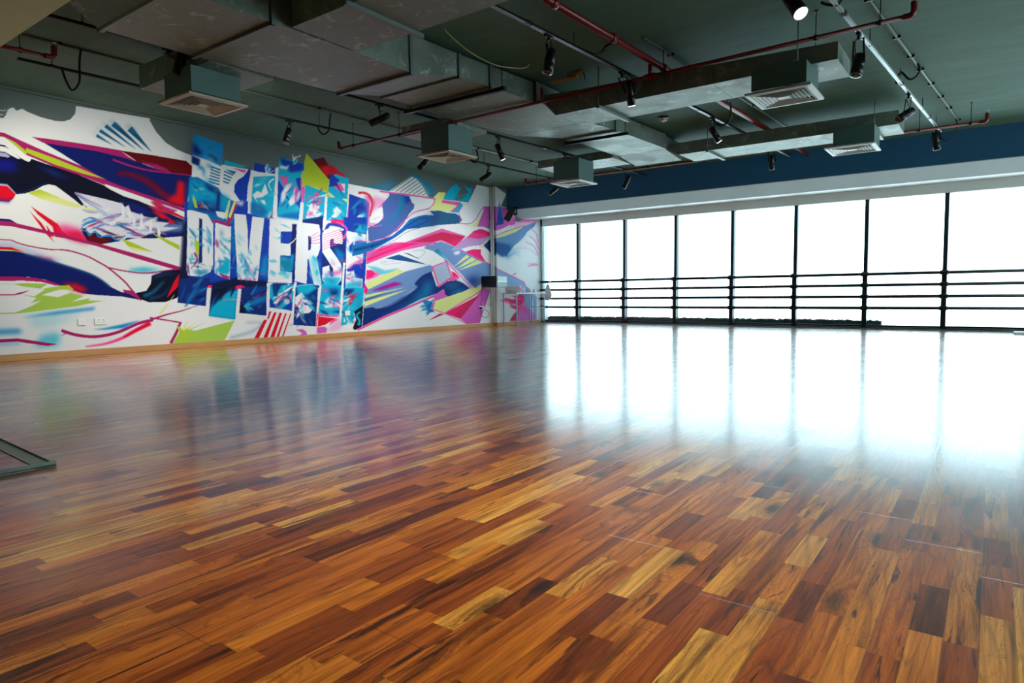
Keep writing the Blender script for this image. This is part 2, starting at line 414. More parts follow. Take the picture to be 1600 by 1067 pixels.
def feather(crop, cx, cy, ang, spread, n, L, w, cols, seed, jit=30, soft=0, a=1.0):     # a burst of pointed brush marks
    R = random.Random(seed)
    for _ in range(n):
        th = math.radians(ang+R.uniform(-spread, spread)); l = L*R.uniform(.4, 1.1)
        x = cx+R.uniform(-jit, jit); y = cy+R.uniform(-jit, jit); ww = w*R.uniform(.6, 1.5); k = R.uniform(-.12, .12)*l
        ux, uy = math.cos(th), math.sin(th); vx, vy = -uy, ux; q = R.uniform(.25, .5)
        P = [(x-ux*l*.15, y-uy*l*.15), (x+ux*l*q+vx*(ww*.5+k), y+uy*l*q+vy*(ww*.5+k)), (x+ux*l, y+uy*l), (x+ux*l*q*.8-vx*(ww*.5-k), y+uy*l*q*.8-vy*(ww*.5-k))]
        if R.random() < .4: P.insert(2, (x+ux*l*.6+vx*k*.5, y+uy*l*.6+vy*k*.5)); P.insert(3, (x+ux*l*.72+vx*ww*.7, y+uy*l*.72+vy*ww*.7))
        fill(crop, R.choice(cols), P, soft, a=a)
def blob(crop, c, x, y, L, w, ang, soft=1.5, a=.7):
    t = math.radians(ang); ux, uy = math.cos(t), math.sin(t); vx, vy = -uy, ux
    fill(crop, c, [(x-ux*L, y-uy*L), (x-ux*L*.2+vx*w, y-uy*L*.2+vy*w), (x+ux*L*.5+vx*w*.7, y+uy*L*.5+vy*w*.7), (x+ux*L, y+uy*L), (x+ux*L*.3-vx*w, y+uy*L*.3-vy*w), (x-ux*L*.5-vx*w*.6, y-uy*L*.5-vy*w*.6)], soft, True, a)
def airbrush(crop, boxes, seed):      # boxes: x0, y0, x1, y1, count, length, width, angle, colours
    R = random.Random(seed)
    for x0, y0, x1, y1, n, L, w, ang, cols in boxes:
        for _ in range(n): blob(crop, R.choice(cols), R.uniform(x0, x1), R.uniform(y0, y1), L*R.uniform(.5, 1.3), w*R.uniform(.5, 1.3), ang+R.uniform(-30, 30), R.choice((.6, 1.2, 2.5)), R.uniform(.4, .85))
def stripes(crop, c, a0, a1, b0, b1, n, w, w1=None, soft=0):     # n lines, starts on a0-a1, ends on b0-b1
    for i in range(n):
        t = (i+.5)/n
        stroke(crop, c, [(a0[0]+(a1[0]-a0[0])*t, a0[1]+(a1[1]-a0[1])*t), (b0[0]+(b1[0]-b0[0])*t, b0[1]+(b1[1]-b0[1])*t)], w, w1, soft)

def paint():
    f, s = fill, stroke
    CV[:] = kc('white')
    # grey field along the top
    f('P', 'grey', [(-70, 60), (900, 60), (900, 320), (800, 310), ('G', 1330, 372), ('G', 1165, 360), ('G', 1080, 540), ('G', 840, 512), ('G', 740, 500), ('G', 500, 470), ('G', 300, 430), ('G', 0, 385),
      ('D', 720, 615), ('D', 500, 600), ('D', 100, 450), ('C', 800, 480), ('C', 470, 420), ('C', 190, 335), ('C', 100, 300), ('C', 0, 258),
      ('A', 1280, 480), ('A', 1200, 430), ('A', 1130, 350), ('A', 1085, 270), ('A', 1085, 255), ('A', 552, 165), ('A', 548, 200), ('A', 545, 222), ('A', 510, 262), ('A', 460, 277), ('A', 400, 273), ('A', 300, 248), ('A', 200, 208),
      ('A', 160, 185), ('A', 120, 200), ('A', 95, 175), ('A', 60, 190), ('A', 0, 200), ('A', -300, 190)])
    feather('A', 40, 185, 120, 25, 12, 60, 12, ['grey'], 3, 45)
    feather('A', 80, 250, -70, 20, 8, 60, 7, ['white'], 8, 45)
    f('G', 'sky', [(150, 400), (250, 360), (390, 320), (300, 430), (200, 420)], soft=5, a=.75)
    f('G', 'teal', [(0, 385), (150, 370), (300, 425), (180, 410)], soft=2, a=.6)
    # teal rays upper left
    for (x0, y0, x1, y1, w) in ((690, 370, 815, 447, 20), (715, 335, 912, 465, 24), (755, 300, 985, 478, 28), (810, 285, 1048, 490, 42), (930, 320, 1098, 497, 46)):
        P = px('A', [(x0, y0), (x1, y1)]); s('A', (10, 84, 128), [(x0+10, y0+8), (x1, y1)], w, 1, .6); s('A', (90, 150, 180), [(x0-15, y0-15), (x0+60, y0+40)], w*.7, w*.7, 3, .35)
    # ---- far left (A)
    f('A', 'navy', [(300, 422), (480, 450), (700, 480), (850, 490), (930, 540), (1100, 610), (1250, 650), (1388, 668), (1350, 915), (1100, 822), (870, 745), (750, 700), (590, 600), (440, 505)])
    f('A', 'mag', [(230, 388), (420, 412), (640, 445), (870, 485), (920, 525), (1000, 572), (900, 540), (700, 492), (480, 458), (308, 430)])
    s('A', 'mag', [(818, 553), (950, 600), (1100, 635), (1250, 652), (1388, 668)], 13, 8)
    f('A', 'dred', [(870, 487), (1100, 520), (1350, 563), (1392, 600), (1392, 665), (1250, 650), (1190, 632), (1110, 605), (1000, 572), (940, 530)])
    f('A', 'mag', [(1010, 560), (1060, 575), (1140, 590), (1200, 615), (1240, 652), (1120, 620)], soft=1)
    s('A', (120, 0, 44), [(850, 650), (960, 665), (1080, 720), (1190, 810), (1300, 880)], 30, 60, 3)
    f('A', 'red', [(1290, 700), (1340, 720), (1338, 900), (1210, 850), (1275, 800)], soft=2.5)
    f('A', 'mag', [(0, 345), (150, 415), (330, 495), (590, 600), (760, 698), (870, 745), (1100, 822), (1352, 918), (1350, 938), (1100, 850), (880, 772), (750, 735), (560, 660), (380, 600), (190, 520), (185, 495), (100, 455), (28, 398)])
    f('A', 'lime', [(30, 390), (110, 428), (190, 492), (400, 568), (560, 630), (762, 695), (600, 650), (400, 578), (195, 500), (185, 520), (100, 455)])
    f('A', 'lime', [(190, 470), (400, 545), (560, 610), (765, 696), (600, 655), (400, 590), (190, 502)])
    f('A', 'white', [(760, 730), (870, 768), (1100, 848), (1345, 935), (1350, 975), (1280, 950), (1100, 880), (1000, 845), (900, 815), (780, 750)])
    f('A', 'red', [(1090, 868), (1200, 905), (1290, 948), (1350, 978), (1345, 990), (1200, 932)])
    f('A', 'ink', [(0, 415), (60, 470), (100, 505), (190, 560), (230, 548), (380, 600), (560, 660), (750, 738), (800, 770), (900, 820), (1000, 850), (1200, 935), (1335, 990), (1330, 1075), (1100, 1040), (950, 940), (880, 872), (760, 840), (650, 815), (540, 790), (600, 868), (660, 922), (600, 895), (540, 845), (440, 770), (400, 742), (350, 733), (310, 745), (250, 778), (180, 800), (118, 806), (60, 740), (0, 668)])
    f('A', (14, 20, 150), [(0, 560), (100, 560), (140, 620), (60, 640), (0, 620)], soft=6)
    f('A', (16, 44, 140), [(250, 590), (400, 640), (520, 700), (380, 660)], soft=3)
    f('A', (16, 54, 150), [(540, 800), (700, 850), (600, 830)], soft=3)
    s('A', (22, 60, 150), [(0, 670), (60, 740), (130, 795), (200, 780), (330, 725)], 6, 4, .5)
    f('A', (12, 30, 130), [(850, 830), (1000, 880), (1200, 980), (1000, 950)], soft=4)
    f('A', 'white', [(0, 375), (60, 412), (120, 462), (215, 545), (218, 562), (200, 567), (140, 535), (70, 480), (0, 415)], sm=True)
    f('A', 'white', [(0, 440), (70, 480), (150, 548), (130, 547), (60, 512), (0, 475)])
    f('A', 'lav', [(0, 482), (60, 520), (72, 533), (55, 540), (0, 515)])
    f('A', 'lime', [(200, 795), (290, 770), (450, 835), (600, 890), (700, 920), (805, 947), (780, 957), (640, 918), (480, 888), (300, 842)], c2='yel', g=[(300, 780), (300, 840)])
    f('A', 'red', [(0, 690), (60, 750), (115, 805), (95, 838), (50, 872), (0, 905)])
    for i in range(4): s('A', 'blk', [(0, 735+i*36), (38, 762+i*28)], 14, 9)
    f('A', 'blue', [(0, 860), (100, 830), (60, 870), (0, 895)], soft=2, a=.6)
    f('A', 'red', [(222, 890), (420, 1020), (450, 1067), (520, 1130), (360, 1110), (330, 1020)]); f('A', 'white', [(235, 920), (345, 1040), (400, 1120), (380, 1040)])
    f('A', 'red', [(208, 918), (300, 1010), (400, 1160), (330, 1090)])
    f('B', 'hot', [(380, 60), (480, 55), (600, 90), (640, 190), (480, 140)], soft=5, a=.8)
    f('B', 'red', [(430, 110), (580, 100), (650, 160), (640, 185), (520, 160)], soft=3, a=.7)
    f('A', 'navy', [(0, 960), (80, 990), (145, 1028), (60, 1010), (0, 1002)])
    # burst of white streaks
    f('B', 'navy', [(860, 165), (900, 130), (1050, 105), (1335, 95), (1335, 135), (1100, 152), (990, 148), (880, 170), (730, 192), (640, 180), (600, 115), (590, 80), (700, 60), (900, 80)])
    f('B', 'dred', [(620, 110), (700, 130), (800, 160), (730, 190), (640, 180)], soft=2)
    f('B', (40, 50, 120), [(900, 60), (1335, 10), (1335, 100), (1000, 130)], soft=3)
    f('A', 'steel', [(1080, 1030), (1330, 1010), (1330, 1070), (1150, 1075)], soft=3, a=.8)
    f('A', (222, 224, 238), [(540, 790), (640, 812), (760, 842), (850, 876), (876, 862), (896, 905), (932, 882), (950, 930), (1020, 952), (1022, 940), (1045, 965), (1095, 975), (1060, 1000), (1150, 985), (1105, 1020), (1240, 1008), (1180, 1040), (1300, 1048), (1200, 1072), (1090, 1090), (1010, 1125), (920, 1120), (880, 1150), (850, 1132), (790, 1105), (740, 1110), (700, 1080), (650, 1090), (620, 1060), (660, 1010), (600, 1012), (690, 985), (745, 950), (700, 925), (640, 890), (590, 850)], soft=.5)
    for k in range(26):
        t = k/25; x = 620+t*480; y = 880+t*130
        blob('A', ('white', 'lav', (176, 190, 226), 'white', (150, 120, 180))[k % 5], x+(k*37 % 60), y+(k*53 % 110), 90, 12, -35+70*((k*7) % 10)/10, .6, .85)
    for k in range(14): blob('A', ('sky', 'mag', (90, 150, 214), 'dred')[k % 4], 640+(k*83 % 380), 1010+(k*47 % 110), 60, 7, -20+60*((k*3) % 5)/5, .5, .9)
    for (x, y, q) in ((880, 880, 8), (930, 905, -10), (1010, 960, 20), (1080, 990, 10), (960, 940, -25), (1140, 1030, 4)): f('A', 'white', [(x, y+60), (x+q, y-20), (x+26, y+50), (x+14, y+110)], soft=.4)
    feather('A', 1130, 900, 25, 10, 7, 220, 30, ['mag', 'red', 'navy', 'crim'], 14, 46, 1.0)
    f('B', 'dred', [(640, 130), (760, 150), (800, 172), (730, 192), (640, 180)], soft=1); s('B', 'sky', [(600, 22), (660, 0), (700, 20), (620, 50), (590, 85), (630, 100), (650, 128), (690, 98), (720, 140), (790, 128), (850, 162), (910, 128)], 9)
    s('A', (150, 110, 180), [(545, 795), (640, 850), (740, 900)], 16, 4, 1)
    s('A', 'sky', [(560, 810), (660, 880), (780, 945)], 9, 3)
    # ---- far left (B)
    f('B', 'mag', [(0, 8), (140, 45), (400, 108), (720, 188), (1050, 280), (1322, 362), (1315, 380), (1250, 372), (1000, 300), (700, 207), (400, 132), (0, 46)])
    f('B', 'lime', [(880, 150), (960, 180), (1115, 252), (960, 235), (925, 205)]); f('B', 'yel', [(925, 205), (1115, 252), (960, 235)])
    f('B', 'lime', [(1090, 103), (1300, 200), (1302, 236), (1200, 180)])
    f('B', 'lav', [(0, 150), (120, 200), (300, 260), (460, 320), (380, 330), (150, 250), (0, 200)], soft=4, a=.8)
    f('B', 'mag', [(240, 270), (370, 295), (410, 330), (300, 315)], soft=2, a=.8)
    s('B', 'mag', [(0, 125), (150, 190), (340, 228), (480, 236), (620, 275), (720, 325), (790, 368), (900, 460), (960, 530), (1025, 598)], 9, 14)
    f('B', 'mag', [(890, 520), (960, 530), (1025, 600), (900, 545)])
    f('B', 'cyan', [(940, 372), (1040, 360), (1180, 378), (1050, 398), (930, 388)], soft=3, a=.8)
    s('B', 'mag', [(790, 363), (900, 386), (1050, 402), (1200, 385), (1315, 368)], 10, 10)
    f('B', 'navy', [(0, 235), (130, 245), (330, 300), (560, 370), (650, 400), (740, 452), (800, 500), (870, 535), (940, 555), (1022, 598), (880, 572), (700, 562), (600, 550), (520, 522), (440, 492), (330, 450), (200, 430), (0, 440)])
    s('B', 'slate', [(180, 262), (330, 305), (560, 375), (700, 430), (800, 502)], 12, 10, 1)
    f('B', 'red', [(440, 470), (560, 480), (640, 520), (600, 548), (520, 522)], soft=3.5)
    f('B', 'red', [(0, 200), (80, 212), (190, 255), (60, 236), (0, 228)]); s('B', 'lime', [(0, 232), (90, 238), (185, 256)], 7, 3)
    f('B', 'mag', [(0, 435), (130, 428), (250, 436), (350, 456), (450, 494), (400, 492), (300, 466), (150, 456), (48, 462), (0, 550)])
    f('B', 'lime2', [(95, 480), (200, 474), (350, 480), (280, 520), (440, 493), (500, 490), (535, 522), (430, 522), (300, 560), (420, 577), (510, 545), (610, 568), (520, 610), (655, 583), (640, 600), (752, 601), (560, 642), (75, 702), (230, 640), (300, 600), (220, 620), (265, 583), (160, 558), (250, 570), (330, 518), (170, 500)])
    f('B', 'lime', [(440, 493), (500, 490), (535, 522), (430, 520)]); f('B', 'mag', [(30, 580), (130, 545), (222, 525), (160, 552)])
    f('B', 'sky', [(150, 725), (400, 680), (692, 648), (680, 668), (400, 705)], soft=2, a=.9)
    f('B', 'aqua', [(200, 720), (600, 690), (400, 780), (250, 800)], soft=7, a=.45)
    f('B', 'sky', [(0, 810), (120, 802), (170, 825), (90, 855), (0, 850)], soft=3, a=.8); f('B', 'cyan', [(300, 850), (420, 830), (440, 870), (420, 930), (250, 940)], soft=5, a=.6)
    f('B', 'mag', [(-300, 800), (0, 855), (200, 885), (418, 917), (345, 931), (0, 882), (-300, 830)]); f('B', 'sky', [(0, 890), (160, 915), (60, 925), (0, 915)], soft=2, a=.8); f('B', 'sky', [(0, 930), (30, 950), (0, 980)], soft=3, a=.6)
    f('B', 'sky', [(675, 812), (760, 800), (880, 775), (1020, 742), (900, 800), (760, 812)], soft=1)
    s('B', 'mag', [(445, 818), (560, 852), (700, 862), (850, 832), (1010, 765), (1110, 742)], 24, 22); f('B', 'mag', [(440, 812), (490, 828), (470, 848), (425, 860), (470, 840)])
    s('B', 'mag', [(1090, 742), (1200, 705), (1330, 672), (1420, 640)], 16, 4); s('B', 'mag', [(1085, 725), (1200, 742), (1318, 762)], 12, 10); s('B', 'mag', [(1310, 755), (1280, 830), (1238, 912)], 18, 24)
    s('B', 'hot', [(620, 935), (760, 915), (880, 875), (980, 820), (1090, 765)], 6, 30, 1); s('B', 'red', [(900, 865), (1000, 810), (1088, 765)], 14, 26, .8)
    f('B', 'ink', [(1100, 420), (1200, 385), (1315, 376), (1315, 520), (1285, 582), (1200, 612), (1080, 614), (1020, 592), (985, 545), (1060, 530), (1092, 480)])
    s('B', 'teal', [(1040, 570), (1110, 540), (1170, 480), (1190, 460)], 22, 6, 2); s('B', (20, 80, 130), [(1080, 590), (1180, 560), (1230, 500)], 18, 6, 2); s('B', (30, 70, 130), [(1110, 430), (1180, 410), (1260, 400)], 22, 10, 3)
    f('B', 'red', [(1307, 398), (1262, 465), (1210, 580), (1290, 500)]); f('B', 'yel', [(1272, 548), (1225, 610), (1145, 702), (1180, 690)])
    # lime wedge along the floor
    f('E', 'lime2', [(0, 1050), (60, 950), (100, 925), (200, 935), (350, 895), (545, 845), (455, 1020), (150, 1040), (0, 1060)])
    for x1, y1 in ((135, 838), (215, 850), (300, 855), (150, 900), (30, 880)): f('E', 'yel' if x1 % 2 else 'lime', [(60, 960), (x1, y1), (110, 950)])
    f('E', 'lime', [(0, 1040), (70, 955), (200, 940), (120, 1000)], soft=3, a=.8)
    # ---- block behind the word
    f('E', 'blue', [(100, -200), (1011, -200), (('F'), 800, -60), (('F'), 800, 560), ('F', 170, 560), (1011, 520), (830, 515), (825, 805), (585, 780), (590, 560), (330, 558), (300, 556), (290, 722), (40, 690), (60, 600), (80, 400), (100, 100)])
    f('E', 'ink', [(90, 0), (130, -40), (120, 400), (140, 470), (250, 480), (340, 520), (560, 470), (830, 500), (830, 560), (580, 560), (330, 560), (100, 620), (50, 560)], soft=1.5, a=.8)
    f('E', 'deep', [(230, -150), (262, -150), (258, 340), (228, 345)]); f('E', 'mid', [(510, 0), (548, 0), (570, 300), (510, 250)], soft=3); f('E', 'cyan', [(790, 300), (835, 250), (832, 480), (760, 430)], soft=3, a=.7)
    # upper panels (C)
    f('C', 'mid', [(165, 540), (250, 545), (310, 580), (450, 650), (470, 700), (520, 740), (600, 780), (640, 900), (600, 1000), (420, 1000), (400, 1067), (135, 1067)])
    f('C', 'cyan', [(170, 560), (300, 590), (440, 690), (430, 780), (300, 760), (200, 800), (150, 760)], soft=4, a=.8); f('C', 'deep', [(300, 600), (460, 680), (460, 720), (350, 670)], soft=2)
    f('C', 'deep', [(200, 830), (300, 790), (400, 820), (440, 900), (350, 880), (250, 870)], soft=3)
    f('C', 'deep', [(440, 690), (470, 700), (455, 880), (420, 880)], soft=1); f('C', 'red', [(250, 800), (300, 815), (350, 855), (290, 840)]); f('C', 'mag', [(185, 890), (330, 940), (415, 975), (405, 995), (300, 955), (180, 908)])
    f('C', 'lime', [(200, 715), (225, 770), (245, 850), (215, 840), (195, 760)]); f('C', 'mag', [(415, 960), (530, 990), (560, 900), (620, 790), (640, 800), (580, 960), (545, 1030), (410, 990)])
    f('C', 'yel', [(545, 770), (570, 765), (530, 960), (500, 940)]); f('C', 'yel', [(600, 780), (620, 790), (565, 950), (545, 930)]); f('C', 'cyan', [(470, 700), (560, 740), (520, 880), (470, 850)], soft=3, a=.8)
    f('C', 'white', [(190, 325), (350, 383), (480, 425), (505, 425), (720, 490), (740, 500), (620, 770), (455, 645), (330, 590), (250, 545), (230, 480), (185, 410)])
    f('C', 'sky', [(205, 120), (495, 218), (478, 440), (350, 385), (190, 325)]); f('C', (16, 40, 132), [(198, 200), (250, 260), (300, 320), (260, 330), (195, 310)], soft=3)
    f('C', 'slate', [(340, 310), (400, 330), (445, 370), (430, 392), (360, 350)], soft=1.2); f('C', 'slate', [(310, 270), (370, 250), (415, 235), (370, 260)], soft=.8); f('C', (16, 40, 120), [(185, 330), (270, 370), (262, 440), (185, 405)], soft=1)
    f('C', 'white', [(270, 385), (330, 380), (400, 420), (370, 470), (290, 450)], soft=3)
    s('C', 'sky', [(250, 440), (300, 470), (305, 540)], 40, 8, 2)
    stripes('C', 'teal', (378, 425), (350, 600), (470, 462), (455, 632), 6, 15); stripes('C', 'teal', (505, 470), (490, 600), (600, 512), (545, 622), 4, 15)
    f('C', 'cyan', [(510, 378), (722, 440), (680, 450), (506, 424)]); f('C', 'pink', [(575, 452), (722, 476), (700, 505), (640, 478)]); f('C', 'teal', [(510, 465), (625, 490), (600, 520)])
    f('C', 'blue', [(755, 448), (767, 492), (735, 640), (715, 918), (588, 900), (640, 832), (700, 790), (660, 780), (600, 690), (605, 620), (640, 570), (690, 540), (720, 500)])
    f('C', 'white', [(600, 740), (650, 790), (700, 770), (680, 830), (620, 800)], soft=2); f('C', 'blue', [(802, 402), (1016, 460), (1010, 515), (930, 515), (794, 482)]); feather('C', 930, 500, -60, 60, 12, 90, 14, ['white', 'cyan', 'white'], 21, 25, .4)
    f('C', 'white', [(765, 485), (1012, 515), (1035, 520), (1012, 950), (975, 945), (735, 900), (745, 640)]); f('C', 'cyan', [(790, 540), (1000, 530), (1006, 560), (978, 940), (880, 940), (765, 900), (775, 700)])
    f('C', 'white', [(780, 720), (830, 680), (870, 700), (905, 610), (935, 700), (880, 740), (810, 750), (850, 820)]); f('C', 'mid', [(765, 790), (850, 800), (930, 880), (920, 945), (765, 905)], soft=2); s('C', 'white', [(990, 560), (940, 610), (970, 680)], 16, 3); f('C', 'white', [(860, 770), (900, 770), (915, 820), (880, 800)], soft=.6); f('C', 'mag', [(978, 850), (978, 945), (950, 945)])
    # upper panels (D)
    f('D', 'white', [(0, 455), (30, 460), (720, 610), (1130, 690), (1130, 1067), (0, 1067)])
    f('D', 'cyan', [(45, 350), (285, 408), (285, 490), (265, 560), (258, 860), (238, 962), (8, 930), (25, 500)])
    f('D', 'blue', [(45, 350), (130, 380), (280, 410), (280, 480), (150, 500), (60, 410)], soft=1.5); f('D', 'white', [(50, 430), (110, 440), (140, 420), (120, 470), (45, 460)], soft=1); feather('D', 190, 400, -70, 55, 9, 90, 12, ['white', 'cyan'], 22, 20, .3)
    f('D', 'pink', [(40, 530), (130, 545), (120, 600), (80, 640), (70, 600)], soft=.5); f('D', 'blue', [(30, 570), (80, 650), (150, 790), (60, 700), (20, 900), (22, 650)]); f('D', 'white', [(60, 700), (110, 620), (170, 600), (120, 700), (60, 830)], soft=.8)
    f('D', 'pink', [(170, 650), (240, 640), (220, 760), (180, 820), (190, 700)], soft=1); f('D', 'white', [(130, 790), (200, 640), (190, 800), (150, 830)], soft=.6); f('D', 'blue', [(200, 560), (250, 545), (262, 640), (255, 860), (200, 800), (240, 700)], soft=.6); f('D', 'mid', [(10, 930), (120, 900), (240, 880), (238, 962)], soft=2)
    f('D', 'dred', [(370, 372), (476, 350), (600, 540), (560, 560), (520, 575)]); feather('D', 500, 460, 18, 14, 12, 190, 34, ['red', (190, 10, 40)], 23, 24, 1)
    f('D', 'red', [(430, 440), (520, 440), (530, 520), (500, 540)], soft=1.5)
    f('D', 'pink', [(250, 550), (300, 640), (300, 780), (270, 800), (250, 700)])
    f('D', 'cyan', [(590, 515), (720, 560), (715, 640), (698, 965), (500, 970), (506, 740), (590, 745), (520, 690), (525, 620)])
    f('D', 'lime', [(305, 308), (545, 590), (526, 600), (520, 700), (545, 728), (590, 745), (500, 735), (495, 685), (295, 620), (290, 645), (258, 632), (272, 575), (248, 545), (265, 490), (285, 478), (285, 400)])
    f('D', 'white', [(620, 610), (685, 610), (680, 700), (640, 660)]); f('D', 'pink', [(560, 620), (640, 600), (680, 670), (640, 690)]); f('D', 'blue', [(543, 498), (600, 550), (635, 575), (605, 602), (645, 680), (680, 752), (600, 632), (530, 640), (530, 600)])
    f('D', 'yel', [(655, 755), (720, 760), (785, 818), (700, 790)])
    f('D', 'cyan', [(295, 618), (496, 690), (474, 962), (268, 962)]); f('D', 'white', [(310, 900), (350, 800), (440, 830), (400, 900), (470, 890), (420, 940), (300, 950)], soft=.6); feather('D', 370, 800, 10, 80, 18, 110, 14, ['white', 'pink', 'white', 'mag'], 24, 70, .3); f('D', 'pink', [(370, 690), (440, 700), (410, 740)], soft=1)
    f('D', 'white', [(540, 780), (570, 870), (600, 830), (655, 880), (600, 940), (520, 960), (580, 900)], soft=.5); f('D', 'deep', [(268, 962), (470, 925), (465, 1067), (440, 1067), (430, 1010), (268, 990)])
    for a, b, w in (((22, 450), (8, 945), 18), ((258, 790), (240, 990), 20), ((500, 740), (484, 1067), 24)): s('D', 'white', [a, b], w)
    f('D', 'pink', [(698, 965), (735, 700), (725, 1067), (700, 1067)])
    f('D', 'hot', [(540, 970), (600, 955), (690, 965), (700, 1010), (640, 1020), (560, 1010)]); s('D', 'blue', [(500, 1067), (530, 1010), (620, 1020), (690, 1050)], 34, 20, .5); f('D', 'blue', [(725, 708), (885, 762), (925, 800), (905, 1067), (710, 1067)]); f('D', 'cyan', [(850, 880), (900, 900), (895, 1067), (800, 1030)], soft=3); feather('D', 850, 930, 140, 30, 6, 90, 12, ['white'], 25, 30, .3)
    # crimson and white swirl (D/G)
    f('G', 'pink', [(60, 430), (215, 430), (310, 500), (250, 600), (250, 700), (160, 760), (95, 770)], soft=2, a=.7)
    f('G', 'white', [(0, 388), (215, 432), (290, 478), (305, 510), (250, 530), (180, 600), (240, 580), (250, 640), (230, 690), (248, 700), (200, 745), (110, 745), (118, 540), (110, 480), (40, 460), (0, 460)], soft=.6)
    f('G', 'pink', [(150, 470), (290, 520), (180, 600), (130, 640)], soft=2.5, a=.5)
    s('G', 'red', [(0, 448), (60, 448), (112, 478), (132, 540), (130, 600), (112, 680)], 22, 14, .4); s('G', 'crim', [(100, 480), (150, 540), (125, 640)], 30, 14, 1.5, .6)
    feather('G', 140, 700, -40, 30, 7, 100, 18, ['white', 'skin'], 26, 20, .6)
    # pink separators and word
    f('F', 'blue', [(600, -60), (800, -60), (800, 560), (600, 560)]); f('F', 'steel', [(640, 100), (795, 90), (790, 330), (640, 240)], soft=2, a=.5); f('F', 'cyan', [(700, 0), (800, 10), (795, 90), (700, 70)], soft=2); f('F', 'orchid', [(690, 190), (790, 180), (790, 230), (690, 220)], soft=3, a=.7)
    W = 'white'
    f('E', W, [('C', 140, 868), ('C', 200, 872), ('C', 340, 912), ('C', 380, 980), (355, 0), (355, 350), (330, 420), (250, 460), (135, 452), (120, 395), (130, 0)])
    f('E', 'deep', [('C', 257, 945), ('C', 288, 955), (258, 60), (257, 338), (228, 345), (231, 60)])
    f('E', W, [('C', 420, 990), ('C', 548, 1030), (512, 20), (500, 486), (440, 470), (368, 432), (370, 60)]); f('C', W, [(420, 877), (520, 893), (500, 955), (440, 930)])
    f('E', W, [('C', 603, 904), ('C', 716, 915), (658, 60), (660, 295), (690, 0), ('C', 782, 930), ('C', 897, 946), (790, 60), (745, 500), (570, 485), (543, 40)])
    f('E', W, [('D', 8, 952), ('D', 166, 985), ('F', 148, 65), ('F', 48, 65), ('F', 48, 168), ('F', 135, 176), ('F', 135, 278), ('F', 45, 275), ('F', 45, 410), ('F', 148, 425), ('F', 145, 520), (835, 512), (850, 0), ('C', 950, 948)])
    f('F', W, [('D', 220, 990), ('D', 395, 1020), ('D', 440, 1050), (395, 60), (392, 220), (375, 275), (362, 290), (385, 400), (410, 542), (340, 532), (310, 400), (295, 310), (285, 310), (275, 526), (172, 500), (190, 0)])
    f('F', 'deep', [(290, 103), (315, 112), (318, 150), (312, 225), (290, 232)]); f('F', 'teal', [(45, 290), (148, 300), (148, 415), (45, 410)], soft=.5); f('F', 'navy', [(150, 0), (188, 0), (165, 500), (148, 480), (150, 290), (138, 270)], soft=.5); f('F', 'cyan', [(140, 260), (165, 270), (155, 420), (148, 400)], soft=1.5)
    f('F', 'cyan', [(300, 300), (360, 300), (380, 380), (400, 500), (340, 440)], soft=4, a=.5); s('F', 'yel', [(110, 180), (150, 160), (188, 118)], 10, 6)
    stripes('F', 'pink', (385, 50), (395, 180), (300, 110), (320, 180), 4, 6)
    f('F', 'deep', [(410, 120), (600, 60), (620, 300), (600, 560), (420, 560), (410, 420)]); f('F', 'mid', [(520, 200), (610, 260), (600, 340), (540, 300)], soft=2)
    f('F', W, [(412, 88), (430, 55), (480, 32), (540, 44), (580, 70), (594, 110), (590, 176), (516, 168), (512, 128), (490, 130), (480, 150), (480, 210), (520, 265), (575, 345), (588, 420), (580, 490), (545, 535), (490, 548), (440, 530), (413, 490), (416, 380), (475, 362), (478, 450), (495, 470), (512, 450), (508, 390), (450, 300), (413, 245)])
    f('F', 'cyan', [(413, 470), (580, 470), (545, 537), (490, 550), (440, 532)], soft=1.5, a=.85); f('F', 'pink', [(440, 430), (590, 400), (580, 440), (450, 460)], soft=2, a=.8)
    stripes('F', 'pink', (590, 30), (600, 160), (414, 90), (414, 235), 7, 6, 4); s('F', 'pink', [(540, -20), (600, 10), (630, 60), (600, 130)], 14, 20, .5)
    f('F', W, [(628, 60), (797, 92), (795, 150), (740, 140), (700, 150), (690, 250), (690, 232), (772, 255), (766, 342), (690, 352), (660, 380), (640, 390), (620, 400)]); f('F', W, [(620, 400), (640, 420), (690, 410), (700, 470), (768, 482), (765, 560), (618, 560)])
    f('F', 'blue', [(650, 190), (690, 150), (675, 250), (650, 240)], soft=1); f('F', 'cyan', [(620, 520), (765, 490), (765, 565), (618, 565)], soft=2, a=.8); f('F', 'pink', [(640, 380), (690, 340), (768, 300), (765, 345), (690, 355), (650, 400)], soft=1.5); feather('F', 650, 480, 0, 60, 8, 70, 12, ['pink', 'cyan', 'white'], 31, 30, .4)
    for sd, cx, cy, n, cs in ((41, 200, 100, 9, ['cyan', 'sky', 'aqua']), (42, 180, 330, 9, ['sky', 'mag', 'deep', 'teal']), (43, 430, 330, 8, ['cyan', 'mid', 'aqua']), (44, 600, 330, 8, ['cyan', 'aqua', 'sky']), (45, 700, 420, 8, ['aqua', 'pink', 'teal']), (46, 450, 180, 5, ['aqua', 'mid']), (47, 900, 60, 4, ['aqua', 'cyan'])):
        feather('E', cx, cy, 60, 70, n, 110, 16, cs, sd, 60, .6, .65)
    cy = ['cyan', 'aqua', 'sky', 'mid', 'aqua']
    airbrush('E', [(140, 60, 350, 420, 16, 46, 13, 60, cy), (385, 60, 500, 420, 12, 44, 14, 60, cy+['mag']), (570, 120, 740, 470, 16, 50, 13, 75, cy), (860, 300, 1000, 500, 7, 40, 14, 30, ['aqua', 'cyan'])], 5)
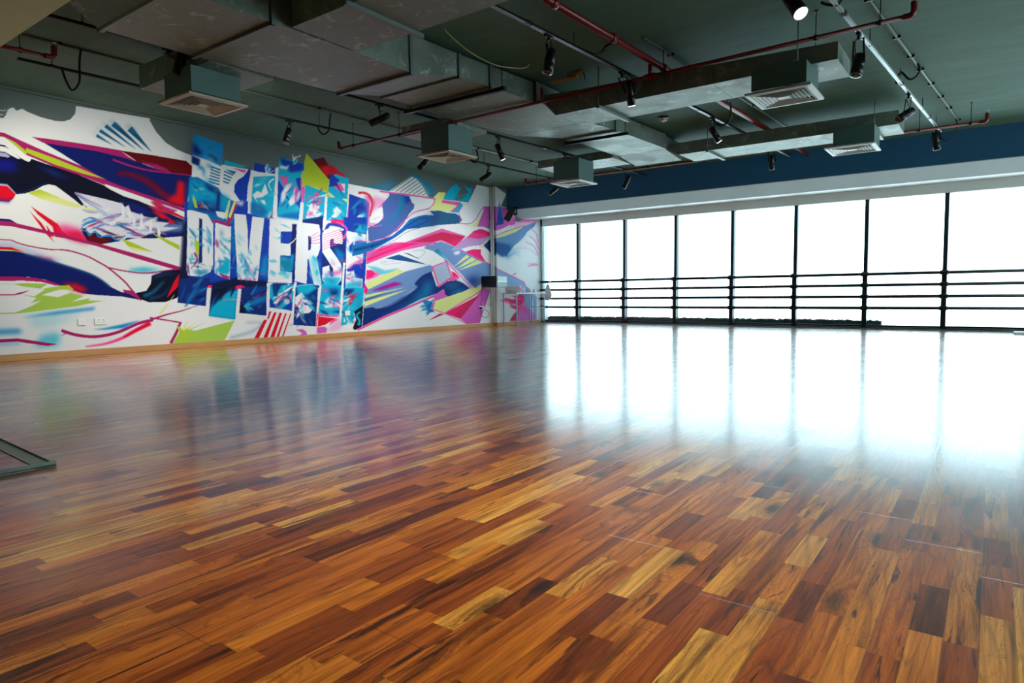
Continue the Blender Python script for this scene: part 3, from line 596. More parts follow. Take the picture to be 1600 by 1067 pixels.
    airbrush('F', [(300, 280, 400, 520, 7, 50, 16, 70, ['aqua', 'cyan']), (420, 300, 590, 540, 10, 40, 12, 40, cy+['pink']), (630, 60, 760, 540, 12, 40, 12, 40, cy+['pink', 'orchid']), (20, 290, 140, 500, 5, 40, 14, 20, ['aqua', 'cyan'])], 6)
    airbrush('C', [(170, 560, 440, 860, 12, 60, 14, 20, ['deep', 'mid', 'aqua', 'cyan']), (250, 340, 400, 520, 7, 40, 14, 60, ['sky', 'white', 'mid']), (780, 550, 980, 920, 9, 50, 14, -40, ['white', 'mid', 'aqua'])], 7)
    airbrush('D', [(40, 500, 240, 900, 12, 60, 12, -60, ['blue', 'white', 'aqua', 'mid', 'pink']), (290, 680, 470, 930, 10, 45, 11, -20, ['white', 'aqua', 'pink']), (520, 760, 690, 950, 8, 45, 12, 40, ['white', 'aqua', 'mid']), (740, 760, 890, 1040, 8, 60, 16, -60, ['cyan', 'sky', 'deep'])], 8)
    f('E', 'lime', [(190, 130), (230, 160), (228, 290), (205, 250)], soft=.5); s('E', 'mag', [(190, 250), (215, 310), (185, 370)], 16, 8, .5); f('E', 'cyan', [(385, 400), (500, 300), (500, 430), (420, 440)], soft=1.5); f('E', 'mag', [(400, 430), (498, 462), (498, 484), (440, 472)], soft=.5); f('E', 'teal', [(170, 410), (320, 400), (300, 440), (230, 460)], soft=2, a=.7)
    for x in (600, 640, 680, 720): f('E', 'pink', [(x, 470), (x+14, 495), (x-18, 490)], soft=.5)
    feather('E', 930, 430, 0, 40, 6, 120, 14, ['cyan', 'aqua'], 48, 20, .6, .8)
    # lower panels (E)
    f('E', 'deep', [(60, 480), (330, 470), (300, 570), (290, 722), (40, 690)]); s('E', 'sky', [(140, 660), (200, 600), (280, 570)], 34, 10, 3, .8); s('E', 'aqua', [(180, 550), (230, 510), (270, 470)], 14, 4, 1.5)
    f('E', 'deep', [(340, 560), (580, 560), (545, 836), (315, 806)]); f('E', 'cyan', [(400, 660), (470, 600), (575, 572), (545, 836), (315, 806), (330, 740)], soft=1.5); f('E', 'ink', [(345, 570), (520, 545), (430, 640), (340, 720)], soft=2)
    f('E', 'deep', [(600, 560), (832, 540), (815, 805), (585, 778)]); f('E', 'mid', [(660, 700), (740, 640), (832, 620), (820, 680), (700, 720)], soft=2); f('E', 'ink', [(600, 700), (640, 740), (630, 780), (585, 778)], soft=1); feather('E', 640, 710, 0, 50, 8, 80, 14, ['aqua', 'white', 'cyan'], 51, 20, .4); s('E', 'sky', [(690, 620), (720, 570), (740, 530)], 20, 6, .8)
    f('E', 'hot', [(310, 535), (345, 537), (335, 562), (310, 562)]); f('E', 'hot', [(530, 545), (600, 535), (640, 552), (590, 566), (540, 570)], soft=.5); s('E', 'hot', [(420, 670), (500, 660), (600, 672)], 8, 5); s('E', 'mag', [(700, 650), (800, 610), (880, 570), (940, 545)], 9, 5)
    f('E', 'cyan', [(850, 530), (1011, 530), (1011, 752), (848, 730)]); f('E', 'deep', [(870, 520), (1011, 520), (980, 570), (920, 600), (905, 660), (890, 640)], soft=.8); f('E', 'blue', [(850, 640), (900, 700), (1011, 720), (1011, 752), (848, 732)]); s('E', 'white', [(885, 695), (960, 640), (1011, 590)], 10, 16); f('E', W, [(950, 710), (1011, 640), (1011, 740)], soft=.5)
    for a, b, w in (((318, 560), (300, 810), 30), ((586, 570), (565, 800), 30), ((838, 520), (835, 820), 26)): s('E', W, [a, b], w)
    airbrush('E', [(60, 500, 290, 690, 10, 60, 13, -40, ['mid', 'ink', 'sky', 'blue']), (340, 560, 560, 720, 8, 60, 14, -50, ['ink', 'blue', 'mid', 'cyan']), (610, 570, 820, 780, 9, 50, 12, -40, ['mid', 'ink', 'sky', 'blue'])], 9)
    # lower panels (F)
    f('F', 'cyan', [(0, 540), (165, 530), (150, 762), (0, 740)]); f('F', 'deep', [(0, 520), (60, 525), (20, 600), (0, 640)], soft=.8); s('F', W, [(0, 700), (80, 600), (170, 550), (330, 530)], 22, 8); feather('F', 110, 640, 120, 60, 14, 110, 18, ['white', 'pink', 'white', 'deep'], 52, 40, .3)
    f('F', 'blue', [(60, 740), (150, 680), (150, 762)], soft=.5); f('F', 'deep', [(178, 560), (378, 545), (355, 898), (158, 886)]); f('F', 'cyan', [(180, 540), (330, 530), (370, 560), (280, 620), (200, 620)], soft=1.5); f('F', W, [(175, 640), (230, 600), (280, 660), (340, 740), (300, 780), (220, 790), (180, 840), (210, 740), (170, 700)], soft=.6); feather('F', 240, 700, 70, 70, 16, 90, 16, ['white', 'pink', 'skin', 'blue', 'cyan'], 53, 50, .3)
    f('F', 'cyan', [(402, 520), (595, 540), (570, 800), (375, 790)]); f('F', 'deep', [(460, 570), (560, 570), (540, 650), (490, 620)], soft=3); f('F', W, [(420, 700), (470, 640), (520, 690), (575, 680), (570, 720), (500, 730), (440, 740)], soft=1); feather('F', 500, 690, 10, 60, 14, 80, 14, ['white', 'pink', 'aqua', 'mid'], 54, 50, .4)
    f('F', 'red', [(378, 812), (530, 826), (440, 884), (372, 902)]); f('F', 'hot', [(500, 830), (560, 830), (470, 890)], soft=1, a=.8); f('F', 'pink', [(372, 790), (560, 800), (560, 815), (375, 812)]); f('F', 'orchid', [(365, 905), (430, 900), (455, 915), (450, 955), (365, 962)], soft=.4); f('F', 'pink', [(560, 830), (620, 860), (560, 930), (460, 950), (480, 900)], soft=2.5, a=.35)
    f('F', 'cyan', [(605, 560), (785, 560), (768, 712), (692, 770), (688, 872), (640, 880), (578, 892)]); f('F', 'deep', [(605, 570), (700, 570), (640, 640), (600, 650)], soft=1.5); feather('F', 690, 640, 140, 50, 16, 110, 16, ['white', 'pink', 'crim', 'aqua'], 55, 40, .3); feather('F', 640, 880, -70, 40, 6, 60, 14, ['white'], 56, 30, .4)
    airbrush('F', [(20, 560, 150, 740, 8, 40, 10, -50, ['white', 'pink', 'deep', 'aqua']), (180, 600, 350, 880, 12, 44, 12, 50, ['blue', 'white', 'skin', 'mid', 'cyan']), (400, 560, 560, 790, 12, 44, 12, 10, ['aqua', 'white', 'mid', 'pink', 'deep']), (610, 580, 750, 860, 10, 44, 10, -50, ['white', 'aqua', 'mid', 'crim'])], 10)
    f('F', 'ink', [(690, 770), (780, 705), (775, 880), (760, 905), (700, 932), (680, 915), (692, 880), (712, 850), (700, 800)]); s('F', 'cyan', [(750, 770), (715, 800), (740, 850), (730, 890)], 12, 26, .4)
    for a, b, w in (((180, 510), (158, 590), 22), ((170, 590), (155, 770), 16), ((398, 540), (368, 800), 18), ((606, 340), (572, 800), 18)): s('F', W, [a, b], w)
    s('F', 'hot', [(372, 780), (362, 900)], 10, 8)
    f('E', W, [(845, 755), (1011, 760), ('F', 165, 775), ('F', 130, 1000), (700, 1010), (760, 900)])
    for p in ([(800, 840), (832, 838), (755, 1006), (712, 1006)], [(845, 765), (866, 768), (842, 835), (828, 832)], [(888, 775), (912, 776), (828, 1006), (790, 1006)], [(936, 778), (960, 780), (888, 1004), (850, 1004)], [(984, 783), (1000, 785), (930, 996), (908, 996)], [('F', 90, 782), ('F', 102, 784), ('F', 30, 992), ('F', 10, 994)], [('F', 132, 785), ('F', 142, 790), ('F', 72, 990), ('F', 56, 992)]): f('E', 'red', p)
    s('E', 'slate', [(640, 865), (780, 870), (700, 940), (500, 1000)], 8, 16, 2, .5)
    f('F', 'orchid', [(180, 925), (240, 922), (272, 942), (282, 975), (200, 985), (240, 960)], soft=.6); f('F', 'skin', [(110, 890), (160, 860), (150, 900)], soft=1)
    s('F', W, [(818, 25), (800, 420), (766, 905)], 18, 12)
    # ---- right of the word (G)
    f('G', W, [(300, 432), (515, 283), (575, 300), (640, 360), (690, 490), (500, 468)]); f('G', 'teal', [(508, 280), (545, 258), (600, 290), (655, 335), (705, 348), (735, 390), (765, 432), (700, 492), (662, 450), (630, 385), (570, 310)])
    stripes('G', 'grey', (300, 425), (690, 485), (520, 268), (790, 420), 9, 7, 9); s('G', W, [(560, 315), (640, 400), (690, 478)], 26, 14, 2.5, .7)
    f('G', 'steel2', [(232, 560), (300, 480), (300, 445), (500, 480), (522, 540), (550, 560), (545, 602), (500, 650), (450, 740), (380, 820), (250, 890), (100, 930), (92, 790), (190, 745), (248, 690)])
    f('G', 'blue', [(430, 470), (500, 482), (520, 530), (460, 560)], soft=2); s('G', 'teal', [(430, 480), (425, 580), (370, 680), (265, 770)], 46, 10, 2); s('G', 'sky', [(400, 480), (400, 580), (340, 690)], 20, 6, 2, .7)
    f('G', W, [(500, 490), (750, 510), (690, 590), (600, 618), (530, 640), (478, 700), (545, 602), (550, 560)], soft=.5)
    s('G', 'pink', [(210, 432), (350, 450), (500, 468), (755, 506)], 16, 14); s('G', 'pink', [(752, 505), (735, 560), (690, 600), (600, 622), (530, 650), (480, 700)], 14, 8)
    s('G', 'pink', [(85, 765), (160, 775), (232, 762)], 10, 5); s('G', 'pink', [(0, 918), (150, 922), (300, 870), (400, 775), (480, 690)], 9, 8)
    f('G', W, [(590, 650), (700, 625), (745, 665), (640, 668)], soft=.5)
    f('G', 'mid', [(-60, 960), (100, 935), (230, 905), (330, 868), (430, 790), (500, 708), (580, 678), (650, 662), (740, 668), (700, 625), (800, 622), (870, 642), (960, 652), (1000, 680), (1018, 712), (992, 750), (900, 755), (760, 765), (720, 775), (600, 792), (480, 802), (350, 892), (230, 962), (100, 1030), (-60, 1070)], c2='slate', g=[(500, 700), (760, 700)])
    f('G', 'deep', [(700, 630), (800, 625), (760, 760), (690, 770)], soft=6, a=.5); s('G', 'blue', [(120, 980), (350, 870), (480, 770), (600, 700), (680, 700), (640, 745), (480, 800)], 16, 10, .6); s('G', 'sky', [(150, 960), (380, 850), (520, 720), (620, 682)], 6, 5, .5); s('G', 'ink', [(-40, 1010), (150, 960), (300, 890)], 22, 5, 1.5, .7)
    s('G', 'slate', [(100, 1035), (350, 915), (480, 830), (690, 770), (730, 775), (800, 755)], 5, 3)
    f('G', 'yel', [(790, 440), (856, 446), (822, 540), (966, 570), (930, 610), (880, 632), (690, 610), (742, 560), (757, 508), (735, 492)]); f('G', 'lime', [(800, 450), (850, 450), (820, 530)], soft=3, a=.3)
    f('G', 'pink', [(822, 515), (1006, 540), (978, 595), (945, 625), (880, 642), (925, 612), (968, 572), (818, 545)])
    f('G', 'cyan', [(960, 358), (1000, 410), (978, 452), (960, 480), (1010, 468), (1085, 452), (1060, 410), (1035, 370), (1075, 400), (1118, 402), (1085, 530), (1000, 525), (850, 510), (845, 495), (900, 400)]); f('G', 'grey', [(955, 490), (1000, 470), (1060, 470), (1010, 520), (940, 515)], soft=.5, a=.8)
    f('G', 'cyan', [(1000, 545), (1028, 568), (985, 640), (905, 642), (960, 610)], soft=.6); s('G', 'pink', [(1020, 575), (985, 640), (1005, 700), (990, 742)], 7, 5)
    f('G', 'orchid', [(1232, 580), (1390, 580), (1390, 806), (1160, 790), (1228, 620)]); s('G', 'pink', [(990, 746), (1090, 750), (1150, 710), (1190, 640), (1232, 582)], 9, 9); f('G', 'yel', [(1228, 612), (1162, 790), (1020, 765), (1100, 768), (1150, 745)])
    f('G', 'pink', [(820, 798), (1055, 870), (960, 980), (812, 918), (600, 965), (400, 1015), (200, 1072), (95, 1072), (95, 1060), (300, 990), (600, 880)]); f('G', 'hot', [(820, 830), (1040, 876), (950, 968), (815, 908), (400, 1000), (180, 1067), (130, 1067), (400, 965)], c2='crim', g=[(300, 1000), (820, 850)])
    f('G', 'hot', [(830, 900), (950, 960), (1000, 900), (900, 930)], soft=2, a=.8)
    # ---- H
    f('H', 'pink', [(90, 235), (250, 170), (480, 85), (740, 30), (900, -10), (400, -10), (90, 100)]); f('H', 'hot', [(92, 205), (300, 118), (600, 22), (700, 0), (480, -5), (250, 60), (95, 150)]); s('H', 'lav', [(95, 160), (250, 95), (480, 10)], 16, 8, 1, .7)
    f('H', 'steel', [(740, 30), (900, -5), (1100, 40), (1180, 90), (1400, 215), (1470, 245), (1470, 350), (1400, 420), (1300, 500), (1000, 210), (930, 180), (850, 100)])
    f('G', 'steel', [(810, 922), (945, 975), (912, 1012), (1000, 1000), (1090, 1067), (700, 1067), (640, 985)])
    f('H', 'deep', [(1200, 400), (1320, 350), (1320, 500), (1240, 470)], soft=6, a=.9)  # soft dark patch: the wall box's cast shadow painted into the mural
    f('H', W, [(680, 40), (840, 90), (960, 180), (830, 240), (770, 242), (500, 105), (400, 130)]); f('H', 'sea', [(300, 170), (380, 145), (450, 125), (770, 240), (600, 212)]); f('H', 'deep', [(495, 102), (560, 115), (690, 178), (640, 162)])
    s('H', 'lav', [(600, 90), (700, 75), (740, 100), (690, 150), (640, 170)], 6, 5, .6); s('H', 'lav', [(400, 200), (270, 205), (260, 225), (330, 232), (480, 215)], 6, 4, .6)
    f('H', 'steel', [(500, 320), (650, 280), (800, 240), (860, 300), (760, 340), (640, 430), (620, 450), (652, 490), (500, 590), (350, 680), (200, 718), (60, 710), (70, 560), (120, 500), (300, 420)])
    f('H', 'aqua', [(90, 250), (200, 262), (300, 302), (455, 278), (400, 322), (250, 352), (180, 310)], soft=1); f('H', 'pink', [(150, 300), (250, 340), (200, 380), (130, 400), (85, 430)], soft=1.5, a=.8); f('H', 'hot', [(90, 298), (150, 300), (188, 340), (150, 382), (85, 402)], soft=.6)
    f('H', 'yel', [(82, 437), (450, 283), (512, 320), (112, 512)]); f('H', 'hot', [(70, 440), (110, 515), (90, 560), (60, 550)])
    f('H', (190, 10, 150), [(140, 532), (260, 480), (400, 432), (497, 450), (400, 480), (250, 515)], soft=1.2); f('H', (90, 30, 150), [(140, 532), (300, 500), (380, 490), (250, 520)], soft=1.5)
    f('H', 'yel', [(72, 578), (525, 488), (76, 612)]); f('H', 'yel', [(66, 648), (542, 515), (66, 706)]); f('H', 'slate', [(70, 620), (400, 520), (70, 645)], soft=.8)
    f('H', 'deep', [(58, 722), (160, 705), (200, 722), (350, 680), (500, 590), (600, 530), (652, 490), (618, 452), (660, 400), (720, 350), (812, 310), (870, 480), (960, 430), (1080, 408), (1160, 440), (1240, 500), (1120, 560), (1000, 592), (960, 570), (945, 510), (870, 560), (690, 620), (480, 730), (200, 860), (40, 948)])
    f('H', 'cyan', [(740, 440), (830, 400), (800, 560), (640, 620), (600, 610), (720, 520)], soft=6, a=.7); f('H', 'slate', [(960, 440), (1100, 420), (1150, 470), (1050, 530), (960, 500)], soft=4, a=.8); f('H', 'cyan', [(200, 850), (480, 710), (700, 590), (870, 540), (690, 622), (480, 732)], soft=4, a=.8); f('H', 'cyan', [(1000, 585), (1100, 530), (1220, 490), (1120, 560)], soft=3, a=.9)
    s('H', 'steel', [(60, 720), (160, 705), (205, 722), (350, 690), (520, 590), (652, 488), (620, 452), (700, 360), (812, 306)], 12, 8, .5)
    f('H', W, [(830, 600), (1130, 840), (1210, 900), (1000, 960), (40, 985), (300, 840), (600, 700)]); s('H', 'pink', [(-10, 965), (300, 815), (600, 692), (850, 580)], 26, 24); s('H', 'yel', [(85, 935), (280, 855), (480, 768)], 8, 2)
    f('H', 'orchid', [(800, 600), (900, 540), (952, 508), (965, 570), (1002, 592), (855, 640), (832, 700), (800, 740), (852, 612)])
    feather('H', 840, 690, 165, 42, 26, 150, 26, ['sky', 'teal', 'mid'], 61, 26, .3); f('H', 'mid', [(840, 610), (800, 720), (850, 770), (780, 760), (770, 680)])
    f('H', 'yel', [(852, 642), (1000, 592), (1250, 510), (1385, 493), (1300, 562), (960, 772), (830, 732)]); f('H', 'lime', [(1200, 525), (1385, 493), (1330, 540)], soft=3, a=.6)
    f('H', 'orchid', [(1470, 520), (1412, 690), (1385, 765), (1352, 888), (1212, 898), (1130, 842), (1300, 600), (1385, 500)]); f('H', 'hot', [(1352, 568), (1132, 842), (960, 776)], c2='crim', g=[(1000, 760), (1300, 620)]); f('H', 'crim', [(1352, 568), (1200, 760), (1132, 842), (1060, 800)], a=.7)
    s('H', 'pink', [(1390, 500), (1300, 570), (1130, 670), (965, 775)], 16, 10); s('H', 'pink', [(800, 728), (960, 780), (1215, 898)], 12, 10); s('H', 'pink', [(850, 615), (810, 728)], 14, 12); f('H', 'crim', [(960, 788), (905, 780), (770, 862), (860, 828)])
    f('H', W, [(1470, 540), (1412, 690), (1388, 765), (1352, 890), (1480, 885)])
    f('H', 'pink', [(810, 258), (980, 195), (1052, 380), (890, 492)]); f('H', (208, 212, 228), [(832, 266), (970, 212), (1030, 372), (900, 462)]); stripes('H', 'steel', (835, 270), (970, 214), (905, 455), (1032, 375), 9, 7, 7)
    f('H', 'teal', [(838, 92), (882, 58), (1030, 222), (955, 175)], c2='aqua', g=[(850, 80), (990, 190)]); s('H', 'pink', [(965, 190), (1060, 290), (1160, 390), (1262, 505)], 16, 10); f('H', 'hot', [(1032, 308), (1080, 330), (1130, 382), (1050, 370)]); f('H', 'pink', [(980, 410), (1050, 370), (1130, 385), (1060, 420)])
    s('H', 'lav', [(1000, 200), (1130, 320), (1230, 460)], 8, 6)
    for p in ([(1062, 260), (1200, 128), (1240, 150)], [(1082, 290), (1262, 152), (1312, 186)], [(1105, 306), (1325, 188), (1385, 215)]): f('H', 'yel', p)
    f('H', W, [(1140, 60), (1200, 30), (1330, 25), (1400, 60), (1470, 130), (1470, 250), (1400, 200), (1300, 130)]); f('H', 'hot', [(1190, 92), (1280, 65), (1365, 70), (1362, 120), (1420, 212), (1300, 152)]); s('H', 'pink', [(1120, 62), (1300, 155), (1465, 240)], 10, 9)
    s('H', 'pink', [(1140, 55), (1200, 25), (1320, 18), (1420, 55), (1475, 110)], 7, 6)
    f('H', W, [(1055, 100), (1130, 80), (1120, 120), (1075, 128)], soft=1)
    # fan above it
    f('G', 'lav', [(905, 1012), (1060, 880), (1290, 880), (1230, 952), (1090, 972), (1000, 1002)]); f('G', 'hot', [(1060, 885), (1130, 822), (1200, 796), (1290, 830), (1290, 872), (1180, 900)]); stripes('G', 'pink', (1110, 840), (1290, 860), (930, 1000), (1200, 960), 7, 9, 7)
    s('G', W, [(1000, 800), (1200, 790), (1290, 820), (1380, 835)], 22, 30, .5); s('G', 'yel', [(1200, 985), (1290, 900), (1390, 870)], 10, 12, .5); f('G', 'deep', [(1228, 962), (1300, 892), (1345, 888), (1345, 1067), (1290, 1030)])
    # right of the pipes (I, J)
    f('I', 'grey', [(495, 480), (495, 520), (472, 580), (440, 650), (520, 670), (552, 712), (556, 780), (700, 790), (760, 400), (495, 440)])
    f('I', 'orchid', [(362, 655), (450, 655), (520, 680), (550, 730), (562, 800), (480, 825), (400, 865), (362, 855)]); f('I', 'pink', [(450, 700), (550, 740), (560, 800), (440, 840)], soft=3, a=.7)
    f('I', 'sky', [(428, 605), (445, 690), (466, 800), (402, 812), (415, 700)], c2='blue', g=[(430, 620), (430, 800)])
    f('I', 'skin', [(555, 800), (640, 758), (760, 765), (735, 790), (640, 812), (540, 862)]); f('I', 'pink', [(560, 790), (640, 762), (760, 768), (640, 782)], soft=1)
    s('I', W, [(360, 870), (440, 855), (520, 810)], 30, 10, .5); f('I', 'yel', [(385, 915), (480, 862), (642, 818), (560, 868), (450, 908)]); s('I', 'pink', [(380, 905), (480, 862), (640, 815)], 8, 6)
    f('I', 'steel', [(388, 920), (460, 905), (560, 868), (642, 815), (735, 782), (720, 822), (655, 870), (632, 935), (560, 972), (525, 1010), (505, 1080), (388, 1000)]); f('I', 'teal', [(400, 980), (520, 960), (560, 975), (505, 1090), (400, 1010)], soft=4, a=.7); f('J', 'sea', [(480, -20), (640, 20), (660, 70), (620, 130), (560, 140), (490, 95)], soft=1.5)
    for k in range(6): s('I', W, [(500+20*k, 1060-12*k), (560+15*k, 985-14*k), (650+8*k, 940-20*k)], 12, 3, .3)
    for k in range(6): s('J', 'sky', [(620, 95+9*k), (680, 60+12*k), (760, 30+22*k)], 4, 1, .3)
    for p in ([(700, 845), (735, 880), (750, 960)], [(680, 900), (725, 940), (752, 1010)], [(650, 950), (715, 985), (752, 1060)]): s('I', 'pink', p, 5, 6, .3)
    s('J', 'skin', [(620, 140), (720, 60), (840, 60), (930, 130)], 6, 8, .4); feather('J', 925, 225, 180, 14, 7, 110, 14, ['pink', 'skin'], 71, 10, .4)
    f('J', 'steel', [(485, 255), (560, 290), (690, 352), (800, 412), (810, 440), (860, 490), (925, 560), (925, 830), (800, 720), (780, 560), (560, 430), (485, 330)], a=.75, soft=.4); s('J', 'pink', [(380, 190), (470, 240), (560, 290), (690, 352), (800, 410)], 12, 9); f('J', 'pink', [(660, 335), (712, 305), (705, 325)], soft=.3); s('J', 'pink', [(800, 412), (802, 440), (870, 490)], 6, 5)
    f('J', 'orchid', [(720, 700), (760, 640), (860, 690), (912, 740), (912, 800), (740, 812), (640, 812)], a=.85); f('J', 'crim', [(640, 812), (690, 730), (740, 700), (700, 812)], soft=.5, a=.8)
    f('J', 'hot', [(700, 570), (750, 525), (795, 560), (780, 640), (720, 660), (700, 620)], soft=1); feather('J', 760, 610, 190, 20, 9, 190, 24, ['hot', 'pink', 'red'], 72, 26, .4); feather('J', 760, 680, 195, 16, 7, 170, 18, ['pink', 'hot'], 73, 20, .4); f('J', 'pink', [(750, 640), (800, 620), (830, 720), (760, 720)], soft=2, a=.8)
paint()

def build_mural_wall():
    m = CV
    c = m/255.0; L = np.where(c <= 0.04045, c/12.92, ((c+0.055)/1.055)**2.4).astype(np.float32)*0.92
    ys = [-4.5, -2.0, 0.0, 1.2, 1.9]
    x = -62.0
    def y_of(xx, X): d = ray(xx, 400.0); return X/d.x*d.y
    cols = [(XW, y) for y in ys]
    while True:
        y = y_of(x, XW)
        if y >= STEP_Y: break
        if y > 1.95: cols.append((XW, y))
        x += 0.8
    cols.append((XW, STEP_Y)); cols.append((XW*.5+STEP_X*.5, STEP_Y)); cols.append((STEP_X, STEP_Y))
    while True:
        y = y_of(x, STEP_X)
        if y >= YW: break
        if y > STEP_Y+.002: cols.append((STEP_X, y))
        x += 0.8
    cols.append((STEP_X, YW))
    nz = 500; zs = np.linspace(0, CEIL, nz)
    X = np.array([c[0] for c in cols]); Y = np.array([c[1] for c in cols]); n = len(cols)
    P = np.empty((n, nz, 3), np.float32); P[..., 0] = X[:, None]; P[..., 1] = Y[:, None]; P[..., 2] = zs[None]
    D = P-np.array(EYE, np.float32)            # plan coordinates of each wall point
    w = D@np.array(FWD, np.float32); w = np.maximum(w, .2)
    u = 800+FPX*(D@np.array(RT, np.float32))/w; v = 533.5-FPX*(D@np.array(UP, np.float32))/w
    gx = np.clip((u-PX0)*S-.5, 0, cw-1.001); gy = np.clip((v-PY0)*S-.5, 0, ch-1.001)
    ix = gx.astype(int); iy = gy.astype(int); fx = (gx-ix)[..., None]; fy = (gy-iy)[..., None]
    C4 = L[iy, ix]*(1-fx)*(1-fy)+L[iy, ix+1]*fx*(1-fy)+L[iy+1, ix]*(1-fx)*fy+L[iy+1, ix+1]*fx*fy
    j = int(np.argmax(u.min(axis=1) > 1.0)); C4[:j] = C4[j]
    me = bpy.data.meshes.new('wall_left')
    me.vertices.add(n*nz); me.vertices.foreach_set('co', P.reshape(-1))
    a = (np.arange(n-1)[:, None]*nz+np.arange(nz-1)[None]).reshape(-1)
    q = np.stack([a, a+nz, a+nz+1, a+1], 1).astype(np.int32); nf = len(q)
    me.loops.add(nf*4); me.loops.foreach_set('vertex_index', q.reshape(-1))
    me.polygons.add(nf); me.polygons.foreach_set('loop_start', np.arange(0, nf*4, 4, dtype=np.int32))
    me.update(calc_edges=True)
    at = me.color_attributes.new('paint', 'FLOAT_COLOR', 'POINT')
    at.data.foreach_set('color', np.concatenate([C4, np.ones((n, nz, 1))], 2).astype(np.float32).reshape(-1))
    q_ = NT('mural_paint'); nd = q_.n('ShaderNodeVertexColor', layer_name='paint'); q_.put(q_.b.inputs['Base Color'], nd.outputs[0])
    q_.b.inputs['Roughness'].default_value = .6; q_.b.inputs['Specular IOR Level'].default_value = .08
    q_.bump(q_.noise(q_.obj(), 30, 4), .12, .004)
    me.materials.append(q_.m); me.validate()
    o = bpy.data.objects.new('wall_left', me); COL.objects.link(o)
    struct(o, 'wall painted with a colourful abstract mural and the word DIVERSE')
build_mural_wall()
# ------------------------------------------------------------------ room shell
XL = XW-0.3
struct(MB().box((XL, YB, -0.12), (XR, YW+.35, 0)).build('floor', M['floor']))
struct(MB().box((XL, YB, CEIL), (XR, YW+.35, CEIL+.15)).build('ceiling', M['ceiling']))
# unseen right wall; its windows are added and sized to let in fill light
struct(MB().box((XL, YB-.2, 0), (XR, YB, CEIL)).build('wall_back', M['plain_dark']))
struct(MB().box((XR, YB-.2, 2.75), (XR+.2, YW+.35, CEIL)).box((XR, YB-.2, 0), (XR+.2, YW+.35, .08)).box((XR, 13.6, .08), (XR+.2, YW+.35, 2.75)).box((XR, YB-.2, .08), (XR+.2, 5.5, 2.75)).build('wall_right', M['wall_pale']))
def fill_glazing(no, a, b, axis):
    w = bpy.data.objects.new('window_%d' % no, None); COL.objects.link(w); w.location = a if axis == 0 else a; struct(w)
    n = round((b[axis]-a[axis])/1.3); m = MB()
    for k in range(n+1):
        c = a[axis]+(b[axis]-a[axis])*k/n
        if axis == 0: m.box((c-.024, a[1]-.06, .08), (c+.024, a[1]+.06, 2.75))
        else: m.box((a[0]-.06, c-.024, .08), (a[0]+.06, c+.024, 2.75))
    m.build('frame', M['mullion'], w)
    g = MB().box((a[0], a[1]-.004, .08), (b[0], a[1]+.004, 2.75)) if axis == 0 else MB().box((a[0]-.004, a[1], .08), (a[0]+.004, b[1], 2.75))
    g.build('glass_pane', M['glass'], w)
fill_glazing(12, (XR+.1, 5.5, 0), (XR+.1, 13.6, 0), 1)  # added window, out of view, for light from the side
struct(MB().box((XL, YB, 0), (XW-.012, YW+.35, CEIL)).build('wall_outer', M['wall_pale']), 'solid wall behind the painted face')
# bulkhead: dark face, pale underside, then the window head
struct(MB().box((XW+.005, YBH, ZBH+.012), (XR, YW, CEIL)).build('wall_bulkhead', M['blue_dark']), 'dark blue grey bulkhead face above the window wall')
xa, xb = XW+.105, XR
struct(MB().prism([(xa, YBH, ZBH), (xb, YBH, ZBH), (xb, 13.62, 2.645), (xa, 13.62, 2.645)], [(xa, YBH, ZBH+.011), (xb, YBH, ZBH+.011), (xb, 13.62, ZBH+.011), (xa, 13.62, ZBH+.011)]).build('trim_1', M['wall_pale']), 'pale grey sloping underside of the bulkhead')
struct(MB().prism([(xa, 13.62, 2.645), (xb, 13.62, 2.645), (xb, YW, 2.70), (xa, YW, 2.70)], [(xa, 13.62, ZBH+.011), (xb, 13.62, ZBH+.011), (xb, YW, ZBH+.011), (xa, YW, ZBH+.011)]).build('trim_2', M['white_trim']), 'bright white soffit strip before the window head')
struct(MB().box((STEP_X, YW, 2.52), (XR, YW+.25, CEIL)).build('wall_window_head', M['soffit']), 'pale wall band above the windows')
struct(MB().box((XL, YW, -.12), (STEP_X+.06, YW+.25, CEIL)).build('wall_corner', M['wall_pale']), 'pale strip of wall at the window corner')
struct(MB().box((STEP_X, YW-.02, 0), (XR, YW+.24, .05)).build('trim_3', M['mullion'], bevel=.006), 'dark low kerb under the windows')
struct(MB().box((STEP_X, YW-.05, .0), (XR, YW-.022, .028)).build('trim_4', M['alu']), 'bright floor track in front of the window kerb')
# near beam at the top left
struct(MB().box((XW+.002, .6, 2.80), (-1.6, 2.0, CEIL)).build('trim_5', M['beige']), 'beige downstand beam near the camera')
# skirting
sk = MB(); sk.box((XW, YB, 0), (XW+.018, STEP_Y, .085)); sk.box((XW+.018, STEP_Y-.018, 0), (STEP_X+.018, STEP_Y, .085)); sk.box((STEP_X, STEP_Y, 0), (STEP_X+.018, YW-.06, .085))
struct(sk.build('baseboard_left', M['oak'], bevel=.004), 'light oak skirting board under the mural')
struct(MB().box((XW+.001, YB, CEIL-.03), (XW+.035, YBH, CEIL)).build('trim_6', M['grey_wall']), 'thin cornice line above the mural')

